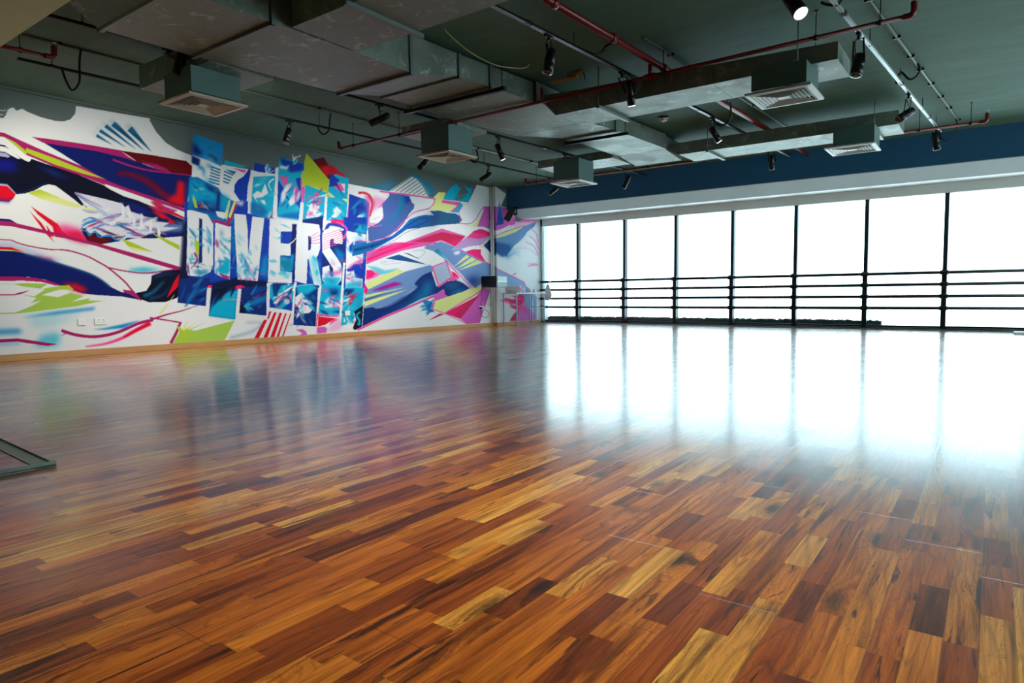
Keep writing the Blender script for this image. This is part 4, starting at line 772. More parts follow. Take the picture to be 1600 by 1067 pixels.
# windows: eight bays in view and two beyond
xs = [STEP_X+.03]+[-8.54+1.30*k for k in range(10)]+[XR-.05]
for i in range(len(xs)-1):
    x0, x1 = xs[i], xs[i+1]
    w = bpy.data.objects.new('window_%d' % (i+1), None); COL.objects.link(w); w.location = (x0, YW, 0); w.empty_display_size = .1; struct(w)
    fr = MB()
    fr.box((x1-.034, YW+.02, .05), (x1+.034, YW+.14, 2.52)); fr.box((x0+.024, YW+.06, .05), (x1-.024, YW+.12, .085))
    if i == 0: fr.box((x0-.03, YW+.02, .05), (x0+.02, YW+.14, 2.52))
    fr.build('frame', M['mullion'], w)
    MB().box((x0+.02, YW+.09, .08), (x1-.02, YW+.098, 2.48)).build('glass_pane', M['glass'], w)
# four-rail barre
bar = thing('ballet_barre', 'long dark four-rail exercise barre standing along the window wall', 'barre', (-4.5, YW-.03, 0))
for z in (.42, .64, .86, 1.075):
    MB().tube([(STEP_X+.02, YW-.05, z), (XR-.05, YW-.05, z)], .029, 12).build('rail', M['barre'], bar)
for x in xs[1:-1]:
    p = MB().box((x-.042, YW-.028, .05), (x+.042, YW+.018, 1.13))
    for z in (.42, .64, .86, 1.075): p.lathe((x-.05, YW-.05, z), (1, 0, 0), [(-.02, .031), (.0, .042), (.10, .042), (.12, .031)], 12)
    p.build('post', M['barre'], bar)
# planting kerb outside, low jagged top
R = random.Random(4); v = []; n = 260; x0, x1 = STEP_X, -1.78
pl = MB()
for i in range(n):
    a = x0+(x1-x0)*i/n; b = x0+(x1-x0)*(i+1)/n; h = .16+R.uniform(-.012, .02)
    pl.prism([(a, YW+.27, .0), (b, YW+.27, .0), (b, YW+.45, .0), (a, YW+.45, .0)], [(a, YW+.27, h), (b, YW+.27, h+R.uniform(-.01, .01)), (b, YW+.45, h), (a, YW+.45, h)])
o = pl.build('low_planting', M['moss']); tag(o, 'dark ragged strip of low planting outside along the window base', 'planting'); o['kind'] = 'stuff'
struct(MB().box((XL, YW+.25, -.12), (XR+.2, YW+1.2, 0)).build('trim_7', M['stone']), 'outer ledge beyond the windows')

# ------------------------------------------------------------------ ventilation ducts
TOPZ = 3.30
def quad(pts, z): return [atz(p[0], p[1], z) for p in pts]
def up_to(P, z): return [(p[0], p[1], z) for p in P]
def sec(name, P, z1, parent, mat='galv'):
    P = [tuple(p) for p in P]
    a = sum(P[i][0]*P[(i+1) % len(P)][1]-P[(i+1) % len(P)][0]*P[i][1] for i in range(len(P)))
    if a < 0: P = P[::-1]
    return MB().prism(P, up_to(P, z1)).build(name, M[mat], parent)
def seam(parent, a, b, z0, z1, over=.02, w=.035, name='flange'):   # strip under a duct joint between two bottom corners, and up its sides
    a, b = Vector((a[0], a[1], z0)), Vector((b[0], b[1], z0)); d = (b-a).normalized()
    m = MB().bar(a-d*over, b+d*over, w, .03, (0, 0, 1))
    for p, s_ in ((a, -1), (b, 1)): m.bar(p+d*s_*over*.5-Vector((0, 0, .015)), Vector((p.x, p.y, z1))+d*s_*over*.5, w, over)
    return m.build(name, M['galv_rail'], parent)
ZB_, ZD = 2.93, 3.07
L3 = lambda t: (-5.90+.0*t, t)
main = thing('main_duct', 'large galvanised duct running toward the windows down the middle of the ceiling', 'air duct', (-5.3, 5.5, ZD))
XB0, XB1 = -5.90, -4.68
sec('sloped_end', [(XB0-.04, 2.06, 3.22), (XB1-.14, 2.06, 3.22), (XB1-.06, 2.46, ZB_), (XB0-.01, 2.46, ZB_)], TOPZ, main)
sec('duct_section', [(XB0-.01, 2.46, ZB_), (XB1-.06, 2.46, ZB_), (XB1-.02, 3.24, ZB_), (XB0-.01, 3.24, ZB_)], TOPZ, main)
sec('duct_section', [(XB0, 3.25, ZB_), (XB1-.02, 3.25, ZB_), (XB1, 4.76, ZB_), (-5.75, 4.76, ZB_)], TOPZ, main)
sec('taper_section', [(-5.75, 4.77, ZB_), (XB1, 4.77, ZB_), (-4.66, 5.46, ZD), (-5.82, 5.46, ZD)], TOPZ, main)
sec('duct_section', [(-5.82, 5.47, ZD), (-4.66, 5.47, ZD), (-4.56, 6.72, ZD), (-5.86, 6.72, ZD)], TOPZ, main)
sec('duct_section', [(-5.88, 6.73, ZD), (-4.52, 6.73, ZD), (-4.52, 7.95, ZD), (-5.74, 7.95, ZD)], TOPZ, main)
sec('taper_section', [(-5.74, 7.96, ZD), (-4.52, 7.96, ZD), (-4.42, 8.58, ZD), (-5.24, 8.58, ZD)], TOPZ, main)
sec('duct_section', [(-5.24, 8.59, ZD), (-4.42, 8.59, ZD), (-4.34, 10.20, ZD), (-5.22, 10.20, ZD)], TOPZ, main)
for (a, b, z) in (((XB0, 2.48), (XB1-.05, 2.48), ZB_), ((XB0, 3.245), (XB1-.02, 3.245), ZB_), ((-5.75, 4.765), (XB1, 4.765), ZB_), ((-5.82, 5.465), (-4.66, 5.465), ZD), ((-5.85, 5.95), (-4.62, 5.95), ZD), ((-5.24, 8.585), (-4.42, 8.585), ZD)):
    seam(main, a, b, z-.012, TOPZ)
for (xa, xb, y) in ((-6.0, -4.45, 5.98), (-5.35, -4.30, 8.72)):
    m = MB().box((xa, y, ZD-.06), (xb, y+.045, ZD-.015)); m.tube([(xa+.04, y+.02, ZD-.06), (xa+.04, y+.02, CEIL)], .006, 6); m.tube([(xb-.04, y+.02, ZD-.06), (xb-.04, y+.02, CEIL)], .006, 6)
    m.build('hanger_strap', M['black_metal'], main)

def branch(x0, x1, y0, y1, z0, z1a, z1b, label, straps, zin=None, flip=False):
    """side branch: x0 is the end at the main duct, x1 the far end; z1a/z1b top heights"""
    t = thing('branch_duct', label, 'air duct', ((x0+x1)/2, (y0+y1)/2, z0))
    sgn = 1 if x1 > x0 else -1
    xs_ = x0
    if zin:
        MB().prism([(x0, y0, zin), (x0+.17*sgn, y0, z0), (x0+.17*sgn, y1, z0), (x0, y1, zin)][::sgn], [(x0, y0, z1a), (x0+.17*sgn, y0, z1a), (x0+.17*sgn, y1, z1a), (x0, y1, z1a)][::sgn]).build('drop_collar', M['galv'], t); xs_ = x0+.175*sgn
    xm = xs_+(x1-xs_)*.62
    for a, b in ((xs_, xm), (xm+.004*sgn, x1)):
        za = z1a+(z1b-z1a)*(a-x0)/(x1-x0); zb = z1a+(z1b-z1a)*(b-x0)/(x1-x0)
        MB().prism([(a, y0, z0), (b, y0, z0), (b, y1, z0), (a, y1, z0)][::sgn], [(a, y0, za), (b, y0, zb), (b, y1, zb), (a, y1, za)][::sgn]).build('duct_section', M['galv'], t)
    for x in straps:
        m = MB().box((x-.02, y0-.07, z0-.035), (x+.02, y1+.07, z0-.002))
        for y in (y0-.05, y1+.05): m.tube([(x, y, z0-.03), (x, y, CEIL)], .005, 6)
        m.build('hanger_strap', M['galv_rail'], t)
    return t
branch(-4.66, -1.6, 3.40, 4.08, ZB_, 3.16, 3.16, 'galvanised branch duct nearest the camera, leaving the main duct on its right', (-3.93,))
branch(-5.92, -7.26, 3.40, 4.08, ZB_, 3.16, 3.16, 'short galvanised branch duct over the diffuser nearest the camera', ())
branch(-4.50, -1.24, 6.86, 7.50, 2.90, 3.16, 3.06, 'long galvanised branch duct crossing the middle of the ceiling beside the red pipe', (-3.72, -1.58), ZD)
branch(-5.89, -6.93, 6.86, 7.50, 3.03, 3.165, 3.165, 'stub of galvanised duct between main duct and the middle mural-side diffuser', ())
branch(-4.34, -1.10, 10.30, 10.98, 2.97, 3.16, 3.155, 'long galvanised branch duct farthest from the camera with a diffuser at its end', (-3.68, -1.38), ZD)
branch(-5.25, -6.76, 10.10, 10.78, 3.03, 3.165, 3.165, 'stub of galvanised duct above the diffuser nearest the windows', ())
end = sec('end_section', [(-5.20, 10.21, ZD), (-4.36, 10.21, ZD), (-4.36, 10.9, 3.0), (-5.20, 10.9, 3.0)], TOPZ-.02, main)

# ------------------------------------------------------------------ diffusers
def diffuser(x, y, ztop, label, mat, lit=False, plen=.25, px_=0, py_=0):
    t = thing('ceiling_diffuser', label, 'air diffuser', (x, y, 2.65), 'square air diffusers under the ducts')
    h = .30; z = 2.65
    MB().box((x-plen+px_, y-plen+py_, z+.045), (x+plen+px_, y+plen+py_, ztop)).build('plenum_box', M['plenum'], t)
    fr = MB()
    def ring(a0, z0, a1, z1, m=fr):
        o = [(x-a0, y-a0, z0), (x+a0, y-a0, z0), (x+a0, y+a0, z0), (x-a0, y+a0, z0)]; i = [(x-a1, y-a1, z1), (x+a1, y-a1, z1), (x+a1, y+a1, z1), (x-a1, y+a1, z1)]
        m.add(o+i, [(k, (k+1) % 4, 4+(k+1) % 4, 4+k) for k in range(4)]); m.add(o+i, [(4+k, 4+(k+1) % 4, (k+1) % 4, k) for k in range(4)]) if False else None
    ring(h, z+.018, h, z); ring(h, z, h-.045, z-.006); ring(h-.045, z-.006, h-.05, z+.03)
    fr.box((x-h, y-h, z+.014), (x-h+.05, y+h, z+.02)); fr.box((x+h-.05, y-h, z+.014), (x+h, y+h, z+.02)); fr.box((x-h, y-h, z+.014), (x+h, y-h+.05, z+.02)); fr.box((x-h, y+h-.05, z+.014), (x+h, y+h, z+.02))
    fr.build('face_frame', M[mat], t)
    for k in range(6):
        a = h-.054-k*.037; b = a-.020; m = MB()
        ring(a, z-.004, b, z+.009, m); ring(b, z+.010, a, z-.002, m); ring(a, z-.004, a-.003, z-.005, m)
        m.build('louvre_ring', M[mat], t)
    MB().box((x-.05, y-.05, z-.002), (x+.05, y+.05, z+.006)).build('centre_plate', M[mat], t)
    return t
diffuser(-6.38, 3.59, ZB_, 'square cream air diffuser nearest the camera, above the left of the mural', 'diff_cream')
diffuser(-6.15, 6.94, 3.03, 'square cream air diffuser hanging over the middle of the mural', 'diff_cream')
diffuser(-5.93, 9.96, 3.03, 'small looking white air diffuser closest to the corner of mural and windows', 'diff_white', px_=.0, py_=.0)
diffuser(-1.72, 6.93, 2.90, 'bright white square air diffuser under the end of the middle branch duct', 'diff_white')
diffuser(-1.60, 10.02, 2.97, 'bright white square air diffuser under the end of the farthest branch duct', 'diff_white', py_=.28)

# ------------------------------------------------------------------ sprinkler pipes
def hanger(t, p, zt=CEIL):
    m = MB().tube([(p[0], p[1], p[2]+.02), (p[0], p[1], zt)], .005, 6); m.lathe((p[0], p[1], zt-.012), (0, 0, 1), [(0, .018), (.012, .018)], 8)
    m.lathe((p[0]-.012, p[1], p[2]), (1, 0, 0), [(0, .027), (.024, .027)], 12)
    m.build('hanger_rod', M['black_metal'], t)
def elbow(t, p, d, r, h=.11):
    p = Vector(p); d = Vector(d)
    pts = [p-d*.05, p, p+d*.02+Vector((0, 0, .012)), p+d*.03+Vector((0, 0, .04)), p+d*.03+Vector((0, 0, h))]
    MB().tube(spline(pts, 4), r*1.35, 12).build('elbow', M['red'], t)
    q = p+d*.03+Vector((0, 0, h))
    MB().lathe(q, (0, 0, 1), [(0, r*1.1), (.012, r*1.1), (.014, r*.5), (.03, r*.4), (.032, .016), (.036, .016)], 12).build('sprinkler_head', M['alu'], t)
def pipe(name, pts, r, label, hangers, ends, group=None):
    t = thing(name, label, 'sprinkler pipe', tuple(pts[0]))
    MB().tube(pts, r, 14).build('pipe', M['red'], t)
    for f in hangers: hanger(t, Vector(pts[0]).lerp(Vector(pts[-1]), f))
    for e, d in ends: elbow(t, e, d, r)
    return t
a, b = Vector((-8.12, 6.72, 3.00)), Vector((-.66, 6.73, 3.10))
P1 = pipe('sprinkler_pipe', [a, b], .019, 'long dark red sprinkler pipe crossing the whole ceiling below the ducts', (.04, .17, .70, .90, .97), ((a, Vector((-1, 0, 0))), (b, Vector((1, 0, 0)))))
MB().lathe((-3.12, 6.725, 3.067), (1, 0, 0), [(0, .026), (.01, .03), (.13, .03), (.14, .026)], 14).build('tee', M['red'], P1)
MB().tube([(-3.05, 6.725, 3.07), (-3.05, 6.725, 3.19)], .022, 12).build('riser', M['red'], P1)
MB().tube([(-4.42, 6.70, 3.05), (-4.42, 6.70, 3.20)], .016, 12).build('riser', M['red'], P1)
a, b = Vector((-7.80, 11.25, 3.02)), Vector((-.18, 11.28, 3.05))
pipe('sprinkler_pipe', [a, b], .019, 'red sprinkler pipe farthest from the camera, running just before the window bulkhead', (.03, .35, .55, .98, .90), ((a, Vector((-1, 0, 0))), (b, Vector((1, 0, 0)))))
a, b = Vector((-7.36, 2.02, 3.05)), Vector((-7.31, 2.62, 3.05))
pipe('sprinkler_pipe', [a, b], .02, 'short red sprinkler pipe coming out of the beige beam at top left', (.6,), ((b, Vector((0, 1, 0))),))
t = thing('sprinkler_main', 'thick glossy red sprinkler main running toward the windows high on the ceiling', 'sprinkler pipe', (-3.05, 7, 3.21))
MB().tube([(-3.22, 2.2, 3.22), (-3.02, 6.9, 3.22), (-2.86, 10.5, 3.22), (-2.80, 12.9, 3.22)], .034, 16).build('pipe', M['red'], t)
for y in (4.9, 5.9, 7.0, 8.4): MB().lathe((-3.22+.0425*(y-2.2), y-.04, 3.22), (.0425, 1, 0), [(0, .036), (.008, .044), (.07, .044), (.08, .036)], 16).build('coupling', M['red'], t)
for y in (4.2, 8.9): hanger(t, Vector((-3.22+.0425*(y-2.2), y, 3.22)))

# ------------------------------------------------------------------ lighting tracks
def track(p0, p1, label, mat, hangs, joints=()):
    p0, p1 = Vector(p0), Vector(p1); t = thing('lighting_track', label, 'lighting track', tuple(p0), 'lighting tracks hung under the ceiling')
    MB().bar(p0, p1, .036, .022).build('rail', M[mat], t)
    d = (p1-p0).normalized(); s_ = d.cross(Vector((0, 0, 1)))*.012
    MB().bar(p0+s_-Vector((0, 0, .013)), p1+s_-Vector((0, 0, .013)), .008, .006).bar(p0-s_-Vector((0, 0, .013)), p1-s_-Vector((0, 0, .013)), .008, .006).build('conductor_lips', M['alu' if mat != 'black_metal' else 'black'], t)
    for f in joints: q = p0.lerp(p1, f); MB().bar(q-d*.04, q+d*.04, .046, .034).build('coupler', M['black'], t)
    for f in hangs:
        q = p0.lerp(p1, f); MB().tube([q+Vector((0, 0, .01)), (q.x, q.y, CEIL)], .005, 6).lathe((q.x, q.y, q.z-.014), (0, 0, 1), [(0, .022), (.03, .022)], 8).build('hanger_rod', M['black_metal'], t)
    return t, p0, p1
T1 = track((-7.93, 2.55, 3.15), (-7.46, 12.3, 3.15), 'black lighting track closest to the mural', 'black_metal', (.03, .36, .72, .92), (.40, .68))
T2 = track((-6.66, 2.10, 3.19), (-5.88, 12.8, 3.19), 'lighting track just left of the main duct', 'black_metal', (.05, .5, .95), (.52, .68, .78))
T3 = track((-3.62, 2.2, 3.19), (-3.05, 12.7, 3.19), 'lighting track right of the main duct beside the thick red pipe', 'black', (.34, .60, .95), (.27, .47, .62))
T4 = track((-1.38, 3.2, 3.18), (-.74, 12.2, 3.18), 'silver lighting track farthest right, past the ends of the branch ducts', 'track_white', (.48, .65, .82, .95), (.37, .66, .88))
# conduits tight under the slab
def conduit(p0, p1, label, clips):
    t = thing('conduit', label, 'conduit', tuple(p0)); p0, p1 = Vector(p0), Vector(p1)
    MB().tube([p0, p1], .013, 10).build('tube', M['conduit'], t)
    d = (p1-p0).normalized(); s_ = d.cross(Vector((0, 0, 1)))
    for f in clips: q = p0.lerp(p1, f); MB().bar(q-s_*.035, q+s_*.035, .025, .03).build('clip', M['black_metal'], t)
conduit((-7.72, 2.02, 3.315), (-7.25, 12.2, 3.315), 'thin dark conduit fixed to the slab beside the mural', (.08, .2, .38, .55, .7, .85))
conduit((-1.12, 5.0, 3.315), (-.52, 12.2, 3.315), 'grey conduit with clips on the slab at the far right', (.24, .40, .5, .58, .68, .78, .88, 1.0))
conduit((-2.93, 6.3, 3.315), (-2.62, 12.6, 3.315), 'grey conduit on the slab between the two long branch ducts', (.1, .5, .9))
def hose(pts, r, label, mat='cable', name='cable'):
    o = MB().tube(spline(pts, 6), r, 8).build(name, M[mat]); tag(o, label, 'cable'); return o
def yz(px_, py_, Y): p = aty(px_, py_, Y); return (p.x, p.y, p.z)
hose([(-7.66, 3.02, 3.31), yz(124, 100, 3.0), yz(124, 128, 2.98), yz(113, 141, 2.95), yz(103, 126, 2.93), (-7.91, 2.93, 3.15)], .011, 'black looped cable hanging from the slab at the left end of the mural')
hose([(-7.55, 6.1, 3.31), yz(515, 190, 6.1), yz(514, 203, 6.1), yz(506, 210, 6.08), yz(499, 205, 6.06), (-7.77, 6.04, 3.15)], .011, 'black looped cable hanging above the left part of the painted word')
hose([yz(515, 143, 6.0), yz(520, 155, 6.0), yz(531, 162, 6.0), yz(541, 158, 6.0), yz(548, 149, 6.0)], .011, 'black cable loop peeking below the main duct')
hose([yz(743, 231, 9.2), yz(746, 240, 9.2), yz(747, 249, 9.2), yz(742, 254, 9.2), (-7.61, 9.2, 3.15)], .014, 'short black cable at the corner of the middle mural-side diffuser')
hose([(-3.14, 6.2, 3.32), yz(947, 72, 6.2), yz(942, 80, 6.1), yz(930, 85, 6.0), (-3.40, 5.95, 3.19)], .012, 'black cable drooping between thick red pipe and its neighbouring track')
hose([(-.78, 8.9, 3.31), yz(1437, 110, 8.9), yz(1431, 120, 8.9), yz(1421, 124, 8.9), yz(1413, 117, 8.95), yz(1408, 113, 9.0), yz(1402, 120, 9.05), (-1.01, 9.1, 3.18)], .012, 'black S-shaped cable between the grey conduit and the silver track')
hose([(-.53, 12.05, 3.31), yz(1494, 205, 12.1), yz(1487, 217, 12.1), yz(1478, 221, 12.1), yz(1470, 214, 12.1), (-.75, 12.1, 3.18)], .008, 'thin cable loop at the far end of the silver track')
hose([yz(1283, 4, 6.3), yz(1292, 7, 6.3), yz(1303, 8, 6.3), yz(1312, 4, 6.3), (-1.05, 6.32, 3.32)], .012, 'black cable arc touching the top edge by the silver track')
hose([tuple(atz(1141, 161, 3.318)), yz(1142, 176, 8.4), yz(1138, 190, 8.4), yz(1127, 196, 8.4), yz(1117, 191, 8.4), yz(1112, 180, 8.4), (-3.27, 8.45, 3.19)], .012, 'black cable loop beside the spotlight between the two long branch ducts')
hose([(-4.2, 8.35, 3.325), (-4.1, 8.32, 3.29), (-3.9, 8.3, 3.27), (-3.78, 8.3, 3.29), (-3.72, 8.3, 3.322)], .008, 'short black lead running along the slab to the smoke detector')
hose([yz(689, 37, 4.9), yz(700, 52, 5.0), yz(722, 72, 5.2), yz(745, 88, 5.4), yz(772, 101, 5.6), yz(800, 106, 5.9), yz(820, 106, 6.1), yz(827, 101, 6.2)], .006, 'straw coloured loose cable sagging beside the main duct', 'cable_y')
# smoke detector and ochre fixture
p = atz(1037, 186, 3.30); t = thing('smoke_detector', 'small cream dome detector with amber base on the slab', 'smoke detector', tuple(p))
MB().lathe((p.x, p.y, 3.265), (0, 0, 1), [(0, .03), (.012, .048), (.03, .052), (.045, .05)], 16).build('dome', M['diff_cream'], t)
MB().lathe((p.x, p.y, 3.31), (0, 0, 1), [(0, .075), (.02, .075)], 16).build('base', M['black'], t)
p = atz(885, 122, 3.22); t = thing('junction_bracket', 'ochre junction box on a perforated bracket above the red pipe', 'junction box', (p.x, p.y, 3.22))
MB().box((p.x-.20, p.y-.04, 3.20), (p.x+.15, p.y+.05, 3.215)).box((p.x-.20, p.y-.04, 3.215), (p.x-.19, p.y+.05, CEIL)).build('bracket', M['ochre'], t)
MB().lathe((p.x+.02, p.y, 3.245), (1, 0, 0), [(0, .03), (.10, .034), (.16, .034), (.20, .026)], 12).build('cylinder', M['ochre'], t)
MB().tube(spline([(p.x+.22, p.y, 3.245), (p.x+.24, p.y, 3.2), (p.x+.24, p.y+.01, 3.15)], 4), .006, 6).build('lead', M['black'], t)

# ------------------------------------------------------------------ spotlights on the tracks
def on_track(T, px_):      # point of the track seen at column px_
    _, a, b = T; lo, hi = 0.0, 1.0
    def u(f): d = a.lerp(b, f)-EYE; return 800+FPX*d.dot(RT)/d.dot(FWD)
    for _ in range(50):
        m = (lo+hi)/2
        if u(m) < px_: lo = m
        else: hi = m
    return a.lerp(b, lo)
def spot(T, pxa, top, bot, label, lit=0, sgn=0, L=.20, r=.045, power=None, target=None):
    A = on_track(T, pxa)
    p0 = aty(top[0], top[1], A.y); d1 = ray(*bot)
    # other end: on its sight line, L away from the first
    oc = EYE-p0; aa = d1.dot(d1); bb = 2*oc.dot(d1); cc = oc.dot(oc)-L*L; D = bb*bb-4*aa*cc
    if D < 0: p1 = EYE+d1*(-bb/(2*aa)); L = (p1-p0).length
    else: p1 = EYE+d1*((-bb+(math.sqrt(D) if sgn > 0 else -math.sqrt(D)))/(2*aa))
    d = (p1-p0).normalized(); t = thing('track_spotlight', label, 'spotlight', tuple(A), 'black spotlights on the ceiling tracks')
    MB().box((A.x-.018, A.y-.05, A.z-.04), (A.x+.018, A.y+.05, A.z-.0165)).lathe((A.x, A.y, A.z-.075), (0, 0, 1), [(0, .012), (.035, .016)], 10).build('track_adapter', M['black'], t)
    pm = p0.lerp(p1, .42); side = d.cross(Vector((0, 0, 1)))
    if side.length < .1: side = d.cross(Vector((0, 1, 0)))
    side.normalize(); top_ = Vector((A.x, A.y, A.z-.072)); y = MB()
    for s_ in (-1, 1):
        q = pm+side*(r+.008)*s_; e = top_+side*(r+.004)*s_*.9
        y.bar(e, q, .006, .016); y.lathe(q-side*.004, side, [(0, .012), (.01, .012)], 10)
    y.bar(top_-side*(r+.006), top_+side*(r+.006), .016, .006); y.build('yoke', M['black'], t)
    MB().lathe(p0, d, [(-.012, r*.55), (0, r*.8), (.01, r*.93), (L*.55, r), (L*.56, r*.97), (L*.58, r*.97), (L*.59, r), (L, r)], 24).build('housing', M['black_metal'], t)
    MB().lathe(p0+d*(L-.004), d, [(0, r*.99), (.006, r*.99), (.006, r*.9)], 24).build('bezel', M['alu'], t)
    MB().lathe(p0+d*(L+.0025), d, [(0, r*.88), (.003, r*.84), (.006, r*.5)], 24).build('lens', M['lens' if lit else 'lens_off'], t)
    MB().tube(spline([p0+side*r*.4, p0+side*.05+Vector((0, 0, .02)), top_+side*.035, top_+Vector((0, 0, .02))], 5), .004, 6).build('lead', M['black'], t)
    if power:
        ld = bpy.data.lights.new('spot_light', 'SPOT'); ld.energy = power; ld.spot_size = math.radians(105); ld.spot_blend = .9; ld.shadow_soft_size = .04; ld.color = (1, .985, .96)
        lo = bpy.data.objects.new('lamp_light', ld); COL.objects.link(lo); q = p0+d*(L+.02); lo.parent = t; lo.location = q-A
        dd = d if target is None else (Vector(target)-q).normalized()
        lo.rotation_euler = dd.to_track_quat('-Z', 'Y').to_euler()
    return t
SP = SPOT_W
spot(T2, 262, (286, 82), (275, 116), 'black spotlight tucked under the main duct above the nearest cream diffuser', sgn=-1)
spot(T1, 452, (452, 202), (446, 223), 'black spotlight hanging over the left half of the painted word', sgn=-1, power=SP)
spot(T1, 668, (669, 248), (654, 264), 'black spotlight just below the middle mural-side diffuser', sgn=-1, power=SP)
spot(T1, 763, (767, 271), (750, 282), 'black spotlight near the pipes at the right end of the mural', sgn=-1, power=SP)
spot(T2, 592, (608, 180), (578, 194), 'black spotlight lying almost level beside the main duct, above the red pipe end', sgn=-1, power=SP)
spot(T2, 778, (776, 226), (786, 249), 'black spotlight with lit lens, right of the middle cream diffuser', 1, sgn=-1)
spot(T2, 883, (892, 252), (897, 275), 'black spotlight in front of the plenum of the diffuser by the corner', 1, sgn=-1)
spot(T2, 979, (984, 275), (974, 294), 'black spotlight against the blue bulkhead right of the corner diffuser', sgn=-1)
spot(T1, 858, (871, 293), (858, 303), 'black spotlight half hidden below the diffuser by the corner', sgn=-1, power=SP)
spot(T3, 857, (862, 78), (855, 114), 'large black spotlight beside the sagging straw coloured cable', sgn=-1, L=.22, r=.05)
spot(T3, 972, (983, 128), (987, 165), 'black spotlight with lit lens hanging in front of the middle branch duct', 1, sgn=-1, L=.22)
spot(T3, 1113, (1111, 200), (1124, 221), 'black spotlight with lit lens between the two long branch ducts', 1, sgn=-1)
spot(T3, 1205, (1206, 243), (1206, 265), 'black spotlight against the blue bulkhead beyond the farthest branch duct', sgn=-1)
spot(T4, 1252, (1231, -8), (1251, 21), 'black spotlight with bright lens at the top edge of the picture', 1, sgn=-1, L=.24, r=.055)
spot(T4, 1342, (1344, 86), (1337, 118), 'black spotlight on the silver track at the end of the middle branch duct', sgn=-1, L=.20, r=.055)
spot(T4, 1420, (1426, 172), (1403, 187), 'black spotlight tilted left at the end of the farthest branch duct', sgn=-1, L=.22, r=.05)
spot(T4, 1463, (1462, 207), (1464, 234), 'black spotlight on the last stretch of silver track before the bulkhead', sgn=-1, L=.22, r=.05)

# warm fill lamps added out of view to brighten the near floor
def downlight(x, y, label, target=None, power=None):
    t = thing('track_spotlight', label, 'spotlight', (x, y, 3.10)); MB().tube([(x, y, 3.10), (x, y, CEIL)], .012, 8).build('stem', M['black'], t)  # added fill lamp on its own stem, not a track fixture
    MB().lathe((x, y, 3.12), (0, 0, -1), [(-.012, .03), (0, .045), (.2, .05)], 20).build('housing', M['black_metal'], t)
    MB().lathe((x, y, 2.915), (0, 0, -1), [(0, .044), (.004, .04)], 20).build('lens', M['lens'], t)
    ld = bpy.data.lights.new('fill_down_light', 'SPOT'); ld.energy = power or FILL_W; ld.spot_size = math.radians(84); ld.spot_blend = 1.0; ld.shadow_soft_size = .05; ld.color = (1, .90, .74)
    lo = bpy.data.objects.new('lamp_light', ld); COL.objects.link(lo); lo.parent = t; lo.location = (0, 0, -.21)
    if target is not None: lo.rotation_euler = (target-Vector((x, y, 2.89))).to_track_quat('-Z', 'Y').to_euler()
for x, y, lb in ((-1.1, 1.5, 'black warm fill lamp added out of view above the near floor, nearer the right'), (-1.7, 1.8, 'black warm fill lamp added out of view above the near floor, middle of the three'), (-2.4, 2.0, 'black warm fill lamp added out of view above the near floor, nearer the mural')): downlight(x, y, lb)

# one more lamp added out of view by the beige beam, brightening the mural
t = downlight(-7.95, 2.12, 'black fill lamp added out of view beside the beige beam for the left end of the mural', Vector((-9.75, 3.9, 1.7)), 170)

# ------------------------------------------------------------------ things on the mural wall
def plate(name, y, z, w, h, label, parts, mat='white_plastic', cat='socket'):
    t = thing(name, label, cat, (XW, y, z))
    MB().box((XW+.001, y-w/2, z-h/2), (XW+.012, y+w/2, z+h/2)).build('face_plate', M[mat], t, bevel=.003)
    for dy in parts:
        m = MB(); c = y+dy
        m.box((XW+.012, c-.004, z+.012), (XW+.0135, c+.004, z+.024)); m.box((XW+.012, c-.018, z-.014), (XW+.0135, c-.008, z-.008)); m.box((XW+.012, c+.008, z-.014), (XW+.0135, c+.018, z-.008))
        m.build('pin_holes', M['black'], t); MB().box((XW+.012, c-.007+.03*(1 if dy < 0 else -1), z+.026), (XW+.016, c+.007+.03*(1 if dy < 0 else -1), z+.04)).build('switch_rocker', M['white_plastic'], t)
    return t
plate('blank_plate', 3.67, .45, .088, .088, 'blank white wall plate on the mural left of the double socket', ())
plate('double_socket', 3.90, .45, .146, .088, 'white double socket at the lower left of the mural', (-.035, .035))
plate('wall_plate', 8.12, .44, .12, .09, 'white wall plate under the last letter of the painted word', ())
so = plate('double_socket', 12.12, .45, .15, .09, 'white double socket under the black wall box with a plug in it', (-.035, .035))
pg = MB().box((XW+.013, 12.04, .42), (XW+.06, 12.09, .47)).build('plug', M['black'], bevel=.006); tag(pg, 'black plug in the socket under the black wall box', 'plug')
hose([(XW+.12, 12.02, .92), (XW+.06, 12.05, .8), (XW+.05, 12.09, .66), (XW+.05, 12.05, .56), (XW+.07, 12.06, .47)], .006, 'black mains lead dropping from the black wall box to its plug')
hose([(XW+.05, 12.05, .42), (XW+.06, 12.03, .33), (XW+.06, 12.10, .24), (XW+.06, 12.25, .22), (XW+.06, 12.33, .30), (XW+.05, 12.28, .38), (XW+.03, 12.16, .42)], .005, 'thin black lead looping in a circle below the double socket')
